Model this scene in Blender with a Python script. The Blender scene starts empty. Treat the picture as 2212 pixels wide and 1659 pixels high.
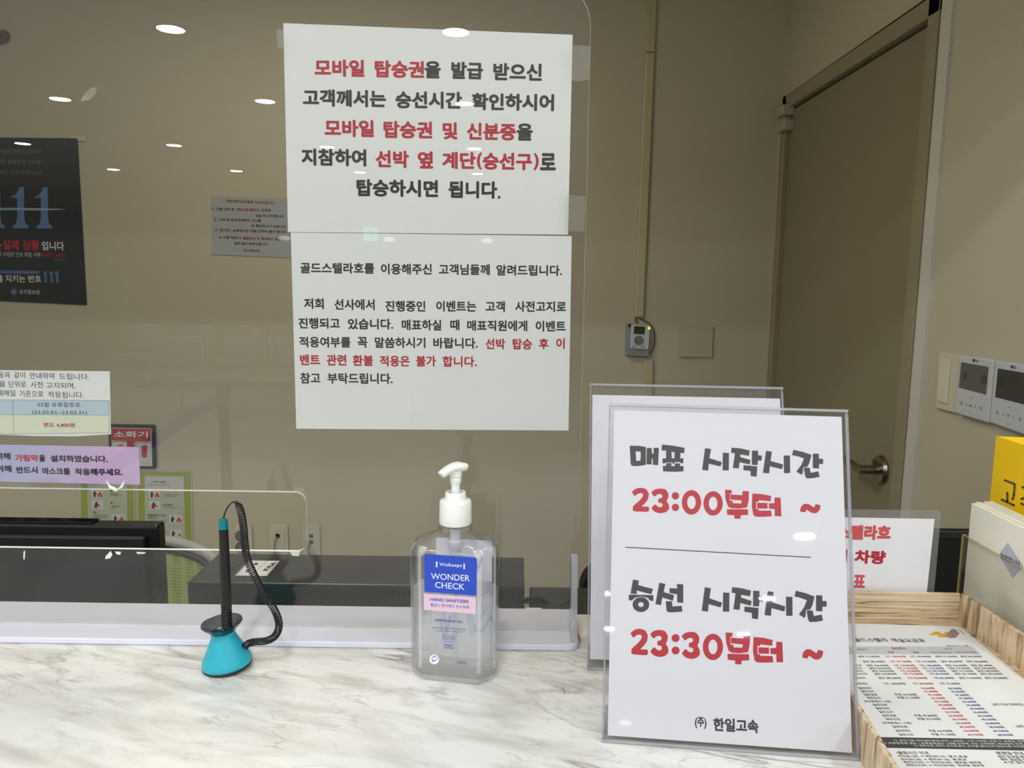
import bpy, bmesh, math, random
import numpy as np
from mathutils import Vector, geometry

random.seed(7)
S = bpy.context.scene
COL = S.collection
PI = math.pi

# ------------------------------------------------------------------ camera, light level
IMW, IMH, FPX, CZ = 2212.0, 1659.0, 1662.0, 1.445
PITCH, ROLL, YAW = math.radians(7.66), math.radians(0.7), math.radians(0.25)
fw = np.array([-math.sin(YAW) * math.cos(PITCH), math.cos(YAW) * math.cos(PITCH), -math.sin(PITCH)])
r0 = np.array([math.cos(YAW), math.sin(YAW), 0.0])
u0 = np.cross(r0, fw)
rt = math.cos(ROLL) * r0 + math.sin(ROLL) * u0
up = -math.sin(ROLL) * r0 + math.cos(ROLL) * u0
CAM = np.array([0, 0, CZ])

cam = bpy.data.cameras.new('camera')
cam.sensor_width = 36.0
cam.lens = FPX / IMW * 36.0
cam.clip_start = 0.02
camo = bpy.data.objects.new('camera', cam)
COL.objects.link(camo)
from mathutils import Matrix
camo.matrix_world = Matrix(((rt[0], up[0], -fw[0], 0), (rt[1], up[1], -fw[1], 0), (rt[2], up[2], -fw[2], CZ), (0, 0, 0, 1)))
S.camera = camo

S.view_settings.view_transform = 'Standard'
S.view_settings.look = 'None'
S.view_settings.gamma = 1.0
S.view_settings.use_curve_mapping = False
S.view_settings.exposure = 0.0
S.cycles.transparent_max_bounces = 48
S.cycles.max_bounces = 10
S.cycles.diffuse_bounces = 5
S.cycles.caustics_reflective = False
S.cycles.caustics_refractive = True

OFFICE_FILL = 13.0          # radiance of the unseen panel added to brighten the office
LAMP = 198.0          # radiance of the downlight lenses
w = bpy.data.worlds.new('world'); S.world = w; w.use_nodes = True
w.node_tree.nodes['Background'].inputs[0].default_value = (0.02, 0.02, 0.02, 1)
w.node_tree.nodes['Background'].inputs[1].default_value = 0.3


# pixel -> world helpers, used to measure where real things stand
def ray(x, y):
    return fw + rt * (x - IMW / 2) / FPX - up * (y - IMH / 2) / FPX
def onz(x, y, z):
    d = ray(x, y); return CAM + d * (z - CZ) / d[2]
def ony(x, y, Y):
    d = ray(x, y); return CAM + d * Y / d[1]
def onx(x, y, X):
    d = ray(x, y); return CAM + d * X / d[0]


# ------------------------------------------------------------------ materials
def srgb(c):
    def f(v):
        v /= 255.0
        return v / 12.92 if v <= 0.04045 else ((v + 0.055) / 1.055) ** 2.4
    return (f(c[0]), f(c[1]), f(c[2]), 1.0)

def newmat(name):
    m = bpy.data.materials.new(name); m.use_nodes = True
    nt = m.node_tree; nt.nodes.clear()
    out = nt.nodes.new('ShaderNodeOutputMaterial')
    return m, nt, out

def N(nt, typ, **kw):
    n = nt.nodes.new(typ)
    for k, v in kw.items():
        if k in n.inputs: n.inputs[k].default_value = v
        else: setattr(n, k, v)
    return n

_pm = {}
def pmat(name, col, rough=0.5, metal=0.0, noise=0.0, nscale=30, bump=0.0, spec=0.5, emit=None, estr=0):
    if name in _pm: return _pm[name]
    m, nt, out = newmat(name)
    b = N(nt, 'ShaderNodeBsdfPrincipled', Roughness=rough, Metallic=metal)
    b.inputs['Specular IOR Level'].default_value = spec
    c = srgb(col); b.inputs['Base Color'].default_value = c
    nt.links.new(b.outputs[0], out.inputs[0])
    tc = N(nt, 'ShaderNodeTexCoord')
    nz = N(nt, 'ShaderNodeTexNoise', Scale=nscale, Detail=4.0)
    nt.links.new(tc.outputs['Object'], nz.inputs['Vector'])
    if noise > 0:
        mx = nt.nodes.new('ShaderNodeMix'); mx.data_type = 'RGBA'
        mx.inputs[6].default_value = tuple(v * (1 - noise) for v in c[:3]) + (1,)
        mx.inputs[7].default_value = tuple(min(1, v * (1 + noise)) for v in c[:3]) + (1,)
        nt.links.new(nz.outputs['Fac'], mx.inputs[0])
        nt.links.new(mx.outputs[2], b.inputs['Base Color'])
    if bump > 0:
        bp = N(nt, 'ShaderNodeBump', Strength=bump, Distance=0.002)
        nt.links.new(nz.outputs['Fac'], bp.inputs['Height'])
        nt.links.new(bp.outputs[0], b.inputs['Normal'])
    if emit is not None:
        b.inputs['Emission Color'].default_value = srgb(emit)
        b.inputs['Emission Strength'].default_value = estr
    _pm[name] = m
    return m

def acrylic(name, tint=(0.97, 0.975, 0.965), rough=0.0, ior=1.49, edge=1.0, haze=0.0, hazecol=(0.8, 0.8, 0.8)):
    """thin clear plastic: light goes straight through, both faces mirror by Fresnel"""
    m, nt, out = newmat(name)
    geo = N(nt, 'ShaderNodeNewGeometry')
    mi = N(nt, 'ShaderNodeMath', operation='MULTIPLY_ADD')
    nt.links.new(geo.outputs['Backfacing'], mi.inputs[0])
    mi.inputs[1].default_value = 1.0 / ior - ior
    mi.inputs[2].default_value = ior
    fr = N(nt, 'ShaderNodeFresnel')
    nt.links.new(mi.outputs[0], fr.inputs['IOR'])
    tr = N(nt, 'ShaderNodeBsdfTransparent')
    tr.inputs[0].default_value = tint + (1,)
    if edge < 1.0:  # tint darkened at grazing angles to imitate dark refraction edges
        lw = N(nt, 'ShaderNodeLayerWeight', Blend=0.35)
        pw = N(nt, 'ShaderNodeMath', operation='POWER'); pw.inputs[1].default_value = 2.0
        nt.links.new(lw.outputs['Facing'], pw.inputs[0])
        mx = nt.nodes.new('ShaderNodeMix'); mx.data_type = 'RGBA'
        mx.inputs[6].default_value = tint + (1,)
        mx.inputs[7].default_value = tuple(t * edge for t in tint) + (1,)
        nt.links.new(pw.outputs[0], mx.inputs[0]); nt.links.new(mx.outputs[2], tr.inputs[0])
    gl = N(nt, 'ShaderNodeBsdfGlossy', Roughness=rough)
    ms = N(nt, 'ShaderNodeMixShader')
    nt.links.new(fr.outputs[0], ms.inputs[0])
    src = tr
    if haze > 0:
        df = N(nt, 'ShaderNodeBsdfDiffuse'); df.inputs[0].default_value = hazecol + (1,)
        m2 = N(nt, 'ShaderNodeMixShader'); m2.inputs[0].default_value = haze
        nt.links.new(tr.outputs[0], m2.inputs[1]); nt.links.new(df.outputs[0], m2.inputs[2])
        src = m2
    nt.links.new(src.outputs[0], ms.inputs[1]); nt.links.new(gl.outputs[0], ms.inputs[2])
    nt.links.new(ms.outputs[0], out.inputs[0])
    return m

MARBLE_ANG = 19
def marble_mat():
    m, nt, out = newmat('marble')
    L = nt.links.new
    tc = N(nt, 'ShaderNodeTexCoord')
    def streaks(scale, stretch, ang, loc, detail, dist, rough=0.6):
        mp0 = N(nt, 'ShaderNodeMapping'); mp0.inputs['Rotation'].default_value = (0, 0, math.radians(ang)); mp0.inputs['Location'].default_value = (loc, loc * 0.7, 0)
        mp1 = N(nt, 'ShaderNodeMapping'); mp1.inputs['Scale'].default_value = (1.0, stretch, 1.0)
        L(tc.outputs['Object'], mp0.inputs[0]); L(mp0.outputs[0], mp1.inputs[0])
        n = N(nt, 'ShaderNodeTexNoise', Scale=scale, Detail=detail, Roughness=rough, Distortion=dist)
        L(mp1.outputs[0], n.inputs['Vector']); return n
    def ramp(src, stops):
        r = N(nt, 'ShaderNodeValToRGB'); e = r.color_ramp.elements
        e[0].position, e[0].color = stops[0]; e[1].position, e[1].color = stops[-1]
        for p_, c_ in stops[1:-1]: x = e.new(p_); x.color = c_
        L(src, r.inputs[0]); return r
    def mixc(fac, a, b):
        mx = nt.nodes.new('ShaderNodeMix'); mx.data_type = 'RGBA'; L(fac, mx.inputs[0]); L(a, mx.inputs[6])
        if isinstance(b, tuple): mx.inputs[7].default_value = b
        else: L(b, mx.inputs[7])
        return mx.outputs[2]
    def mul(a, b):
        q = N(nt, 'ShaderNodeMath', operation='MULTIPLY'); L(a, q.inputs[0])
        if isinstance(b, float): q.inputs[1].default_value = b
        else: L(b, q.inputs[1])
        return q.outputs[0]
    W1, K0 = (1, 1, 1, 1), (0, 0, 0, 1)
    n1 = streaks(10.0, 3.6, MARBLE_ANG, 0.0, 8.0, 0.4, 0.6)
    base = ramp(n1.outputs['Fac'], [(0.32, srgb((200, 196, 190))), (0.46, srgb((222, 220, 213))), (0.56, srgb((235, 233, 227)))]).outputs[0]
    n4 = streaks(6.0, 2.6, MARBLE_ANG - 4, 0.9, 4.0, 0.6)
    warm = ramp(n4.outputs['Fac'], [(0.5, K0), (0.72, W1)]).outputs[0]
    c = mixc(mul(warm, 0.45), base, srgb((208, 199, 191)))
    def vein(scale, stretch, ang, loc, width, col, amt, mscale):
        v = streaks(scale, stretch, ang, loc, 6.0, 0.9, 0.5)
        s = N(nt, 'ShaderNodeMath', operation='SUBTRACT'); s.inputs[1].default_value = 0.5; L(v.outputs['Fac'], s.inputs[0])
        a_ = N(nt, 'ShaderNodeMath', operation='ABSOLUTE'); L(s.outputs[0], a_.inputs[0])
        r = ramp(a_.outputs[0], [(0.0, W1), (width * 0.35, (0.45, 0.45, 0.45, 1)), (width, K0)])
        k = streaks(mscale, 1.5, ang, loc + 3, 2.0, 0.0)
        rk = ramp(k.outputs['Fac'], [(0.46, K0), (0.6, W1)])
        return mul(mul(r.outputs[0], rk.outputs[0]), amt), srgb(col)
    for a_ in ((3.0, 3.6, MARBLE_ANG, 0.3, 0.03, (140, 128, 124), 0.9, 3.0), (7.0, 4.2, MARBLE_ANG + 3, 1.7, 0.02, (160, 152, 148), 0.7, 5.0), (12.0, 3.0, MARBLE_ANG - 5, 4.1, 0.018, (166, 160, 156), 0.6, 9.0)):
        f, col = vein(*a_); c = mixc(f, c, col)
    b = N(nt, 'ShaderNodeBsdfPrincipled', Roughness=0.32)
    L(c, b.inputs['Base Color']); L(b.outputs[0], out.inputs[0])
    return m

def wood_mat(name, axis):
    soft = axis == 'z'
    m, nt, out = newmat(name)
    tc = N(nt, 'ShaderNodeTexCoord')
    mp = N(nt, 'ShaderNodeMapping')
    mp.inputs['Scale'].default_value = {'x': (9, 60, 260), 'z': (150, 150, 22)}[axis]
    if axis == 'z': mp.inputs['Rotation'].default_value = (math.radians(12), 0, 0)
    nt.links.new(tc.outputs['Object'], mp.inputs[0])
    n1 = N(nt, 'ShaderNodeTexNoise', Scale=1.0, Detail=3.0 if soft else 5.0, Roughness=0.5 if soft else 0.6, Distortion=0.5 if soft else 0.9)
    nt.links.new(mp.outputs[0], n1.inputs['Vector'])
    cr = N(nt, 'ShaderNodeValToRGB'); e = cr.color_ramp.elements
    e[0].position = 0.36; e[0].color = srgb((150, 122, 92) if soft else (124, 98, 70))
    e[1].position = 0.60; e[1].color = srgb((226, 205, 174))
    x = e.new(0.46); x.color = srgb((203, 178, 143))
    nt.links.new(n1.outputs['Fac'], cr.inputs[0])
    b = N(nt, 'ShaderNodeBsdfPrincipled', Roughness=0.6)
    nt.links.new(cr.outputs[0], b.inputs['Base Color']); nt.links.new(b.outputs[0], out.inputs[0])
    return m

def gradient_mat(name, x0, x1, ca, cb):
    """printed colour gradient along the strip's own X axis"""
    m, nt, out = newmat(name)
    tc = N(nt, 'ShaderNodeTexCoord'); sx = N(nt, 'ShaderNodeSeparateXYZ')
    nt.links.new(tc.outputs['Object'], sx.inputs[0])
    mr = N(nt, 'ShaderNodeMapRange'); mr.inputs['From Min'].default_value = x0; mr.inputs['From Max'].default_value = x1
    nt.links.new(sx.outputs[0], mr.inputs['Value'])
    cr = N(nt, 'ShaderNodeValToRGB'); e = cr.color_ramp.elements
    e[0].color = srgb(ca); e[1].color = srgb(cb)
    nt.links.new(mr.outputs[0], cr.inputs[0])
    b = N(nt, 'ShaderNodeBsdfPrincipled', Roughness=0.6)
    nt.links.new(cr.outputs[0], b.inputs['Base Color']); nt.links.new(b.outputs[0], out.inputs[0])
    return m

def mesh_fabric(name, ca, cb, scale):
    m, nt, out = newmat(name)
    tc = N(nt, 'ShaderNodeTexCoord')
    v = N(nt, 'ShaderNodeTexVoronoi', Scale=scale); v.inputs['Randomness'].default_value = 0.15
    nt.links.new(tc.outputs['Object'], v.inputs['Vector'])
    cr = N(nt, 'ShaderNodeValToRGB'); e = cr.color_ramp.elements
    e[0].position = 0.25; e[0].color = srgb(cb); e[1].position = 0.5; e[1].color = srgb(ca)
    nt.links.new(v.outputs['Distance'], cr.inputs[0])
    b = N(nt, 'ShaderNodeBsdfPrincipled', Roughness=0.8)
    nt.links.new(cr.outputs[0], b.inputs['Base Color']); nt.links.new(b.outputs[0], out.inputs[0])
    return m

def emat(name, col, s):
    m, nt, out = newmat(name)
    e = N(nt, 'ShaderNodeEmission', Strength=s); e.inputs[0].default_value = srgb(col)
    nt.links.new(e.outputs[0], out.inputs[0]); return m

M_wall = pmat('wall_paint', (192, 185, 162), 0.7, noise=0.03, nscale=3, bump=0.05)
M_hallwall = pmat('hall_wall_paint', (222, 222, 216), 0.7, noise=0.02, nscale=2)
M_ceil = pmat('ceiling_paint', (240, 240, 236), 0.8, noise=0.02, nscale=2)
M_floor = pmat('floor_tile', (206, 204, 198), 0.35, noise=0.05, nscale=2)
M_marble = marble_mat()
M_clear = acrylic('clear_acrylic', tint=(0.957, 0.958, 0.953))
M_clear2 = acrylic('clear_plate', tint=(0.97, 0.97, 0.975), rough=0.018)
M_edge = pmat('acrylic_edge', (205, 208, 195), 0.25, noise=0.1, nscale=60)
M_edge2 = acrylic('polished_edge', tint=(0.86, 0.86, 0.88), haze=0.36, hazecol=(0.75, 0.75, 0.8))
M_lit_edge = pmat('painted_lit_edge', (246, 246, 236), 0.3, noise=0.02)  # slot edge coloured paler than the outer edge to look lit
M_paper = pmat('white_paper', (233, 234, 230), 0.75, noise=0.015, nscale=14)
M_paper2 = pmat('sleeve_paper', (235, 234, 237), 0.5, noise=0.012, nscale=9)
M_plate = pmat('white_acrylic', (224, 224, 236), 0.18, noise=0.01)
M_wood_x = wood_mat('wood_print_lengthwise', 'x')
M_wood_z = wood_mat('wood_print_upright', 'z')
M_black = pmat('black_plastic', (18, 18, 20), 0.35, noise=0.1, nscale=80)
M_darkgrey = pmat('dark_grey_metal', (47, 48, 49), 0.34, noise=0.06, nscale=25)
M_white_plastic = pmat('white_plastic', (238, 238, 232), 0.35, noise=0.01)
M_tape = acrylic('clear_tape', tint=(0.97, 0.97, 0.96), rough=0.08, haze=0.05, hazecol=(0.9, 0.9, 0.88))
M_torn = pmat('torn_tape', (235, 235, 228), 0.4)


# ------------------------------------------------------------------ object helpers
def tag(o, label=None, cat=None, group=None, kind=None):
    if label: o['label'] = label
    if cat: o['category'] = cat
    if group: o['group'] = group
    if kind: o['kind'] = kind
    return o

def thing(name, loc, label, cat, group=None):
    o = bpy.data.objects.new(name, None); COL.objects.link(o)
    o.empty_display_size = 0.05
    o.location = tuple(float(v) for v in loc)
    return tag(o, label, cat, group)

def origin_of(o):
    p = np.zeros(3)
    while o is not None:
        p += np.array(o.location); o = o.parent
    return p

class MB:
    """collects polygons in world coordinates"""
    def __init__(s): s.v = []; s.f = []; s.mi = []
    def add(s, vs, fs, mi=0):
        b = len(s.v); s.v += [tuple(float(c) for c in p) for p in vs]
        s.f += [tuple(b + i for i in f) for f in fs]; s.mi += [mi] * len(fs); return s
    def box(s, x0, x1, y0, y1, z0, z1, mi=0):
        vs = [(x, y, z) for z in (z0, z1) for y in (y0, y1) for x in (x0, x1)]
        return s.add(vs, [(0, 2, 3, 1), (4, 5, 7, 6), (0, 1, 5, 4), (2, 6, 7, 3), (0, 4, 6, 2), (1, 3, 7, 5)], mi)
    def hexa(s, q0, q1, mi=0, mside=None):
        """q0, q1: matching 4-point (or n-point) loops, front and back"""
        n = len(q0); vs = list(q0) + list(q1)
        s.add(vs, [tuple(range(n)), tuple(range(2 * n - 1, n - 1, -1))], mi)
        b = len(s.v) - 2 * n
        for i in range(n):
            j = (i + 1) % n
            s.f.append((b + i, b + n + i, b + n + j, b + j)); s.mi.append(mi if mside is None else mside)
        return s
    def loft(s, loops, cap0=True, cap1=True, mi=0):
        n = len(loops[0]); b = len(s.v)
        for L in loops: s.v += [tuple(float(c) for c in p) for p in L]
        for k in range(len(loops) - 1):
            for i in range(n):
                j = (i + 1) % n
                s.f.append((b + k * n + i, b + k * n + j, b + (k + 1) * n + j, b + (k + 1) * n + i)); s.mi.append(mi)
        if cap0: s.f.append(tuple(b + i for i in range(n - 1, -1, -1))); s.mi.append(mi)
        if cap1: s.f.append(tuple(b + (len(loops) - 1) * n + i for i in range(n))); s.mi.append(mi)
        return s
    def lathe(s, prof, c, n=32, axis=None, cap=True, mi=0):
        """prof: (r, h) list; c: base centre; axis: unit vector"""
        A = np.array([0, 0, 1.0]) if axis is None else np.array(axis, float) / np.linalg.norm(axis)
        t = np.array([1.0, 0, 0]) if abs(A[0]) < 0.9 else np.array([0, 1.0, 0])
        P = np.cross(A, t); P /= np.linalg.norm(P); Q = np.cross(A, P)
        c = np.array(c, float)
        loops = [[c + A * h + (P * math.cos(2 * PI * i / n) + Q * math.sin(2 * PI * i / n)) * r for i in range(n)] for r, h in prof]
        return s.loft(loops, cap, cap, mi)
    def tube(s, pts, r, n=8, mi=0, closed=False):
        pts = [np.array(p, float) for p in pts]; m = len(pts); loops = []
        prev = None
        for i in range(m):
            if closed: t = pts[(i + 1) % m] - pts[i - 1]
            else: t = pts[min(i + 1, m - 1)] - pts[max(i - 1, 0)]
            t /= (np.linalg.norm(t) + 1e-12)
            if prev is None:
                a = np.array([0, 0, 1.0]) if abs(t[2]) < 0.9 else np.array([1.0, 0, 0])
                p = np.cross(t, a)
            else: p = prev - t * np.dot(prev, t)
            p /= (np.linalg.norm(p) + 1e-12); prev = p; q = np.cross(t, p)
            rr = r[i] if isinstance(r, (list, tuple)) else r
            loops.append([pts[i] + (p * math.cos(2 * PI * k / n) + q * math.sin(2 * PI * k / n)) * rr for k in range(n)])
        if closed: loops.append(loops[0])
        return s.loft(loops, not closed, not closed, mi)
    def obj(s, name, mats, parent=None, loc=None, smooth=None, bevel=0, seg=2):
        me = bpy.data.meshes.new(name)
        if parent is not None: o0 = origin_of(parent)
        else: o0 = np.array(loc if loc is not None else (0, 0, 0), float)
        me.from_pydata([tuple(np.array(p) - o0) for p in s.v], [], s.f)
        if not isinstance(mats, (list, tuple)): mats = [mats]
        for m in mats: me.materials.append(m)
        me.polygons.foreach_set('material_index', s.mi)
        bm = bmesh.new(); bm.from_mesh(me)
        if bevel > 0:
            bmesh.ops.remove_doubles(bm, verts=bm.verts, dist=1e-6)
            bmesh.ops.bevel(bm, geom=list(bm.edges), offset=bevel, segments=seg, profile=0.5, affect='EDGES', clamp_overlap=True)
        bmesh.ops.recalc_face_normals(bm, faces=bm.faces)
        bm.to_mesh(me); bm.free()
        if smooth is not None:
            me.shade_smooth(); me.set_sharp_from_angle(angle=math.radians(smooth))
        o = bpy.data.objects.new(name, me); COL.objects.link(o)
        if parent is not None: o.parent = parent
        else: o.location = tuple(float(v) for v in o0)
        return o

def struct(name, mb, mat, loc=(0, 0, 0)):
    return tag(mb.obj(name, mat, loc=loc), kind='structure')

def catmull(pts, k=8, closed=False):
    pts = [np.array(p, float) for p in pts]; out = []; n = len(pts)
    rng = range(n) if closed else range(n - 1)
    for i in rng:
        if closed: p0, p1, p2, p3 = pts[i - 1], pts[i], pts[(i + 1) % n], pts[(i + 2) % n]
        else: p0, p1, p2, p3 = pts[max(i - 1, 0)], pts[i], pts[i + 1], pts[min(i + 2, n - 1)]
        for j in range(k):
            t = j / k
            out.append(0.5 * ((2 * p1) + (-p0 + p2) * t + (2 * p0 - 5 * p1 + 4 * p2 - p3) * t * t + (-p0 + 3 * p1 - 3 * p2 + p3) * t ** 3))
    if not closed: out.append(pts[-1])
    return out

def rrect(x0, x1, y0, y1, r, k=5, rs=None):
    """rounded rectangle outline, counter-clockwise; rs = radii for (x0y0, x1y0, x1y1, x0y1)"""
    rs = rs or (r, r, r, r); out = []
    for (cx, cy, a, q) in ((x0, y0, PI, 0), (x1, y0, 1.5 * PI, 1), (x1, y1, 0, 2), (x0, y1, 0.5 * PI, 3)):
        rr = rs[q]
        ox = cx + (rr if q in (0, 3) else -rr); oy = cy + (rr if q in (0, 1) else -rr)
        if rr < 1e-6: out.append((cx, cy)); continue
        for i in range(k + 1):
            t = a + 0.5 * PI * i / k
            out.append((ox + rr * math.cos(t), oy + rr * math.sin(t)))
    return out

# ------------------------------------------------------------------ flat sheets, print and lettering
PEND = []            # text waiting for conversion
INK = {}             # (parent, partname, colour) -> dict(v, f)

def inkmat(col, rough=0.55):
    return pmat('ink_%d_%d_%d' % tuple(col), col, rough, noise=0.02)

class Sheet:
    """a plane in the world with origin O and unit axes U (right), V (up); print is laid on it"""
    def __init__(s, O, U, V, parent, zoom=(0, 0, 1.0), lift=0.0003):
        s.uid = 0; s.O = np.array(O, float); s.U = np.array(U, float); s.V = np.array(V, float)
        s.Nn = np.cross(s.U, s.V); s.parent = parent; s.zoom = zoom; s.lift = lift
    def uv(s, x, y):
        x = s.zoom[0] + x / s.zoom[2]; y = s.zoom[1] + y / s.zoom[2]
        d = ray(x, y); t = np.dot(s.O - CAM, s.Nn) / np.dot(d, s.Nn)
        p = CAM + d * t - s.O
        return (float(np.dot(p, s.U)), float(np.dot(p, s.V)))
    def w(s, u, v, n=0.0): return s.O + s.U * u + s.V * v + s.Nn * n
    def bucket(s, part, col):
        k = (s.parent.name, part, tuple(col), s.uid)
        if k not in INK: INK[k] = dict(v=[], f=[], parent=s.parent, mat=inkmat(col))
        return INK[k]
    def text(s, t, x0, y0, x1, y1, h, col, bold=0.0, part='lettering', layer=1):
        """bottom-left pixel, bottom-right pixel, height in pixels"""
        c = bpy.data.curves.new('t', 'FONT'); c.body = t; c.size = 1.0; c.resolution_u = 3
        c.fill_mode = 'FRONT'
        o = bpy.data.objects.new('t', c); COL.objects.link(o)
        A = np.array(s.uv(x0, y0)); B = np.array(s.uv(x1, y1)); H = np.array(s.uv(x0, y0 - h))
        PEND.append((o, s, A, B, abs(H[1] - A[1]), col, part, layer, bold))
    def textuv(s, t, u0, v0, u1, h, col, bold=0.0, part='lettering', layer=1):
        c = bpy.data.curves.new('t', 'FONT'); c.body = t; c.size = 1.0; c.resolution_u = 3
        c.fill_mode = 'FRONT'
        o = bpy.data.objects.new('t', c); COL.objects.link(o)
        PEND.append((o, s, np.array((u0, v0)), np.array((u1, v0)), h, col, part, layer, bold))
    def polyuv(s, uvs, col, holes=(), part='print', layer=1):
        loops = [[Vector((u, v, 0)) for u, v in uvs]] + [[Vector((u, v, 0)) for u, v in h] for h in holes]
        tr = geometry.tessellate_polygon(loops)
        b = s.bucket(part, col); base = len(b['v'])
        flat = [p for L in loops for p in L]
        for p in flat: b['v'].append(tuple(s.w(p.x, p.y, s.lift * layer)))
        for t in tr:
            a, bb, c = (flat[i] for i in t)
            ar = (bb - a).cross(c - a).z
            b['f'].append(tuple(base + i for i in (t if ar > 0 else t[::-1])))
    def poly(s, px, col, holes=(), part='print', layer=1, smooth=False):
        f = lambda L: [s.uv(*p) for p in L]
        a = f(px); hs = [f(h) for h in holes]
        if smooth:
            a = [tuple(p) for p in catmull(a, 4, True)]; hs = [[tuple(p) for p in catmull(h, 4, True)] for h in hs]
        s.polyuv(a, col, hs, part, layer)
    def ell(s, x, y, rx, ry, col, hole=None, part='print', layer=1, n=28):
        c = [(x + rx * math.cos(2 * PI * i / n), y + ry * math.sin(2 * PI * i / n)) for i in range(n)]
        hs = []
        if hole: hs = [[(x + hole[0] * math.cos(2 * PI * i / n), y + hole[1] * math.sin(2 * PI * i / n)) for i in range(n)]]
        s.poly(c, col, hs, part, layer)
    def line(s, x0, y0, x1, y1, wpx, col, part='print', layer=1):
        dx, dy = x1 - x0, y1 - y0; L = math.hypot(dx, dy); nx, ny = -dy / L * wpx / 2, dx / L * wpx / 2
        s.poly([(x0 + nx, y0 + ny), (x1 + nx, y1 + ny), (x1 - nx, y1 - ny), (x0 - nx, y0 - ny)], col, part=part, layer=layer)

def flush_ink():
    bpy.context.view_layer.update()
    dg = bpy.context.evaluated_depsgraph_get()
    for (o, s, A, B, h, col, part, layer, bold) in PEND:
        ev = o.evaluated_get(dg); me = ev.to_mesh()
        n = len(me.vertices)
        if n:
            co = np.empty(n * 3); me.vertices.foreach_get('co', co); co = co.reshape(-1, 3)
            mn = co.min(0) - bold; mx = co.max(0) + bold; sz = np.maximum(mx - mn, 1e-6)
            D = B - A; L = np.linalg.norm(D); D = D / L; Pn = np.array((-D[1], D[0]))
            b = s.bucket(part, col)
            me.calc_loop_triangles(); nt_ = len(me.loop_triangles)
            tri = np.empty(nt_ * 3, dtype=np.int32); me.loop_triangles.foreach_get('vertices', tri); tri = tri.reshape(-1, 3)
            # heavier strokes: the same outlines printed again a hair to every side
            sh_ = [(0, 0)] if bold <= 0.001 else [(math.cos(q) * bold, math.sin(q) * bold) for q in np.arange(8) * PI / 4 + PI / 8]
            for ci, (dx, dy) in enumerate(sh_):
                q = (co[:, :2] + (dx, dy) - mn[:2]) / sz[:2]
                uvp = A + np.outer(q[:, 0] * L, D) + np.outer(q[:, 1] * h, Pn)
                W3 = s.O + np.outer(uvp[:, 0], s.U) + np.outer(uvp[:, 1], s.V) + s.Nn * (s.lift * (layer + 0.08 * ci))
                b['f'] += (tri + len(b['v'])).tolist(); b['v'] += W3.tolist()
        ev.to_mesh_clear()
    for (o, *_r) in PEND:
        c = o.data; bpy.data.objects.remove(o); bpy.data.curves.remove(c)
    for k, b in INK.items():
        o0 = origin_of(b['parent'])
        me = bpy.data.meshes.new(k[1])
        me.from_pydata((np.array(b['v']) - o0).tolist(), [], b['f'])
        me.materials.append(b['mat'])
        o = bpy.data.objects.new(k[1], me); COL.objects.link(o)
        host = b['parent']
        for ch in b['parent'].children:
            cn = ch.name.split('.')[0]
            if cn in ('sheet', 'insert_sheet', 'card') or (cn == 'barcode_sticker' and k[1] == 'sticker_print'): host = ch
        o.parent = host
        c = k[2]
        nm = None
        if c[0] > 150 and c[1] < 110 and c[2] < 120: nm = 'red'
        elif c[2] > c[0] + 35: nm = 'blue'
        elif c[0] > 200 and c[1] > 200: nm = 'white'
        if nm and k[1] in ('lettering', 'print'): o['label'] = nm + (' lettering' if k[1] == 'lettering' else ' printed shape')

def sheet_body(sh, px, name, mat, parent, thick=0.0003, loc=None):
    """paper of real thickness; px corners clockwise from top-left as seen"""
    uv = [sh.uv(*p) for p in px]
    f = [sh.w(u, v, 0) for u, v in uv]; b = [sh.w(u, v, -thick) for u, v in uv]
    return MB().hexa(f, b).obj(name, mat, parent=parent, loc=loc)

BLK = (38, 38, 40); RED = (186, 28, 48); WHT = (226, 226, 222)
XR = 0.93        # right wall plane
YB = 2.85        # back wall plane
CT = 1.05        # counter top
HC = CZ + 1.30   # hall ceiling

# ------------------------------------------------------------------ the setting
struct('floor', MB().box(-9.4, 5.2, -16.1, 3.0, -0.1, 0), M_floor)
struct('wall_back', MB().box(-3.2, 1.1, YB, YB + 0.12, 0, 2.7), M_wall)
# right wall with the doorway left open
wr = MB()
DY0, DY1, DZ = 1.785, 2.79, 2.087
wr.box(XR, XR + 0.12, 0.9, DY0, 0, 2.7); wr.box(XR, XR + 0.12, DY1, YB, 0, 2.7); wr.box(XR, XR + 0.12, DY0, DY1, DZ, 2.7)
struct('wall_right', wr, M_wall)
struct('wall_left', MB().box(-3.32, -3.2, 0.95, YB + 0.12, 0, 2.7), M_wall)
struct('ceiling', MB().box(-3.32, XR + 0.12, 0.95, YB + 0.12, 2.5, 2.6), pmat('office_ceiling', (200, 196, 180), 0.8, noise=0.02))
struct('wall_header', MB().box(-9.4, 5.2, 0.9, 1.05, 2.0, 2.9), M_hallwall)
fr = MB(); fr.box(XR + 0.12, 5.2, 0.9, 1.05, 0, 2.0); fr.box(-9.4, -3.2, 0.9, 1.05, 0, 2.0)
struct('wall_front', fr, M_hallwall)
struct('ceiling_hall', MB().box(-9.4, 5.2, -16.1, 0.95, HC, HC + 0.1), M_ceil)
struct('wall_far', MB().box(-9.4, 5.2, -16.2, -16.0, 0, HC), M_hallwall)
struct('wall_far_left', MB().box(-9.5, -9.4, -16.1, 1.0, 0, HC), M_hallwall)
struct('wall_far_right', MB().box(5.2, 5.3, -16.1, 1.0, 0, HC), M_hallwall)
struct('trim_1', MB().box(XR - 0.008, XR, DY0 - 0.045, DY0 - 0.002, 0, 2.5), pmat('caulk', (205, 203, 192), 0.5))

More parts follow.
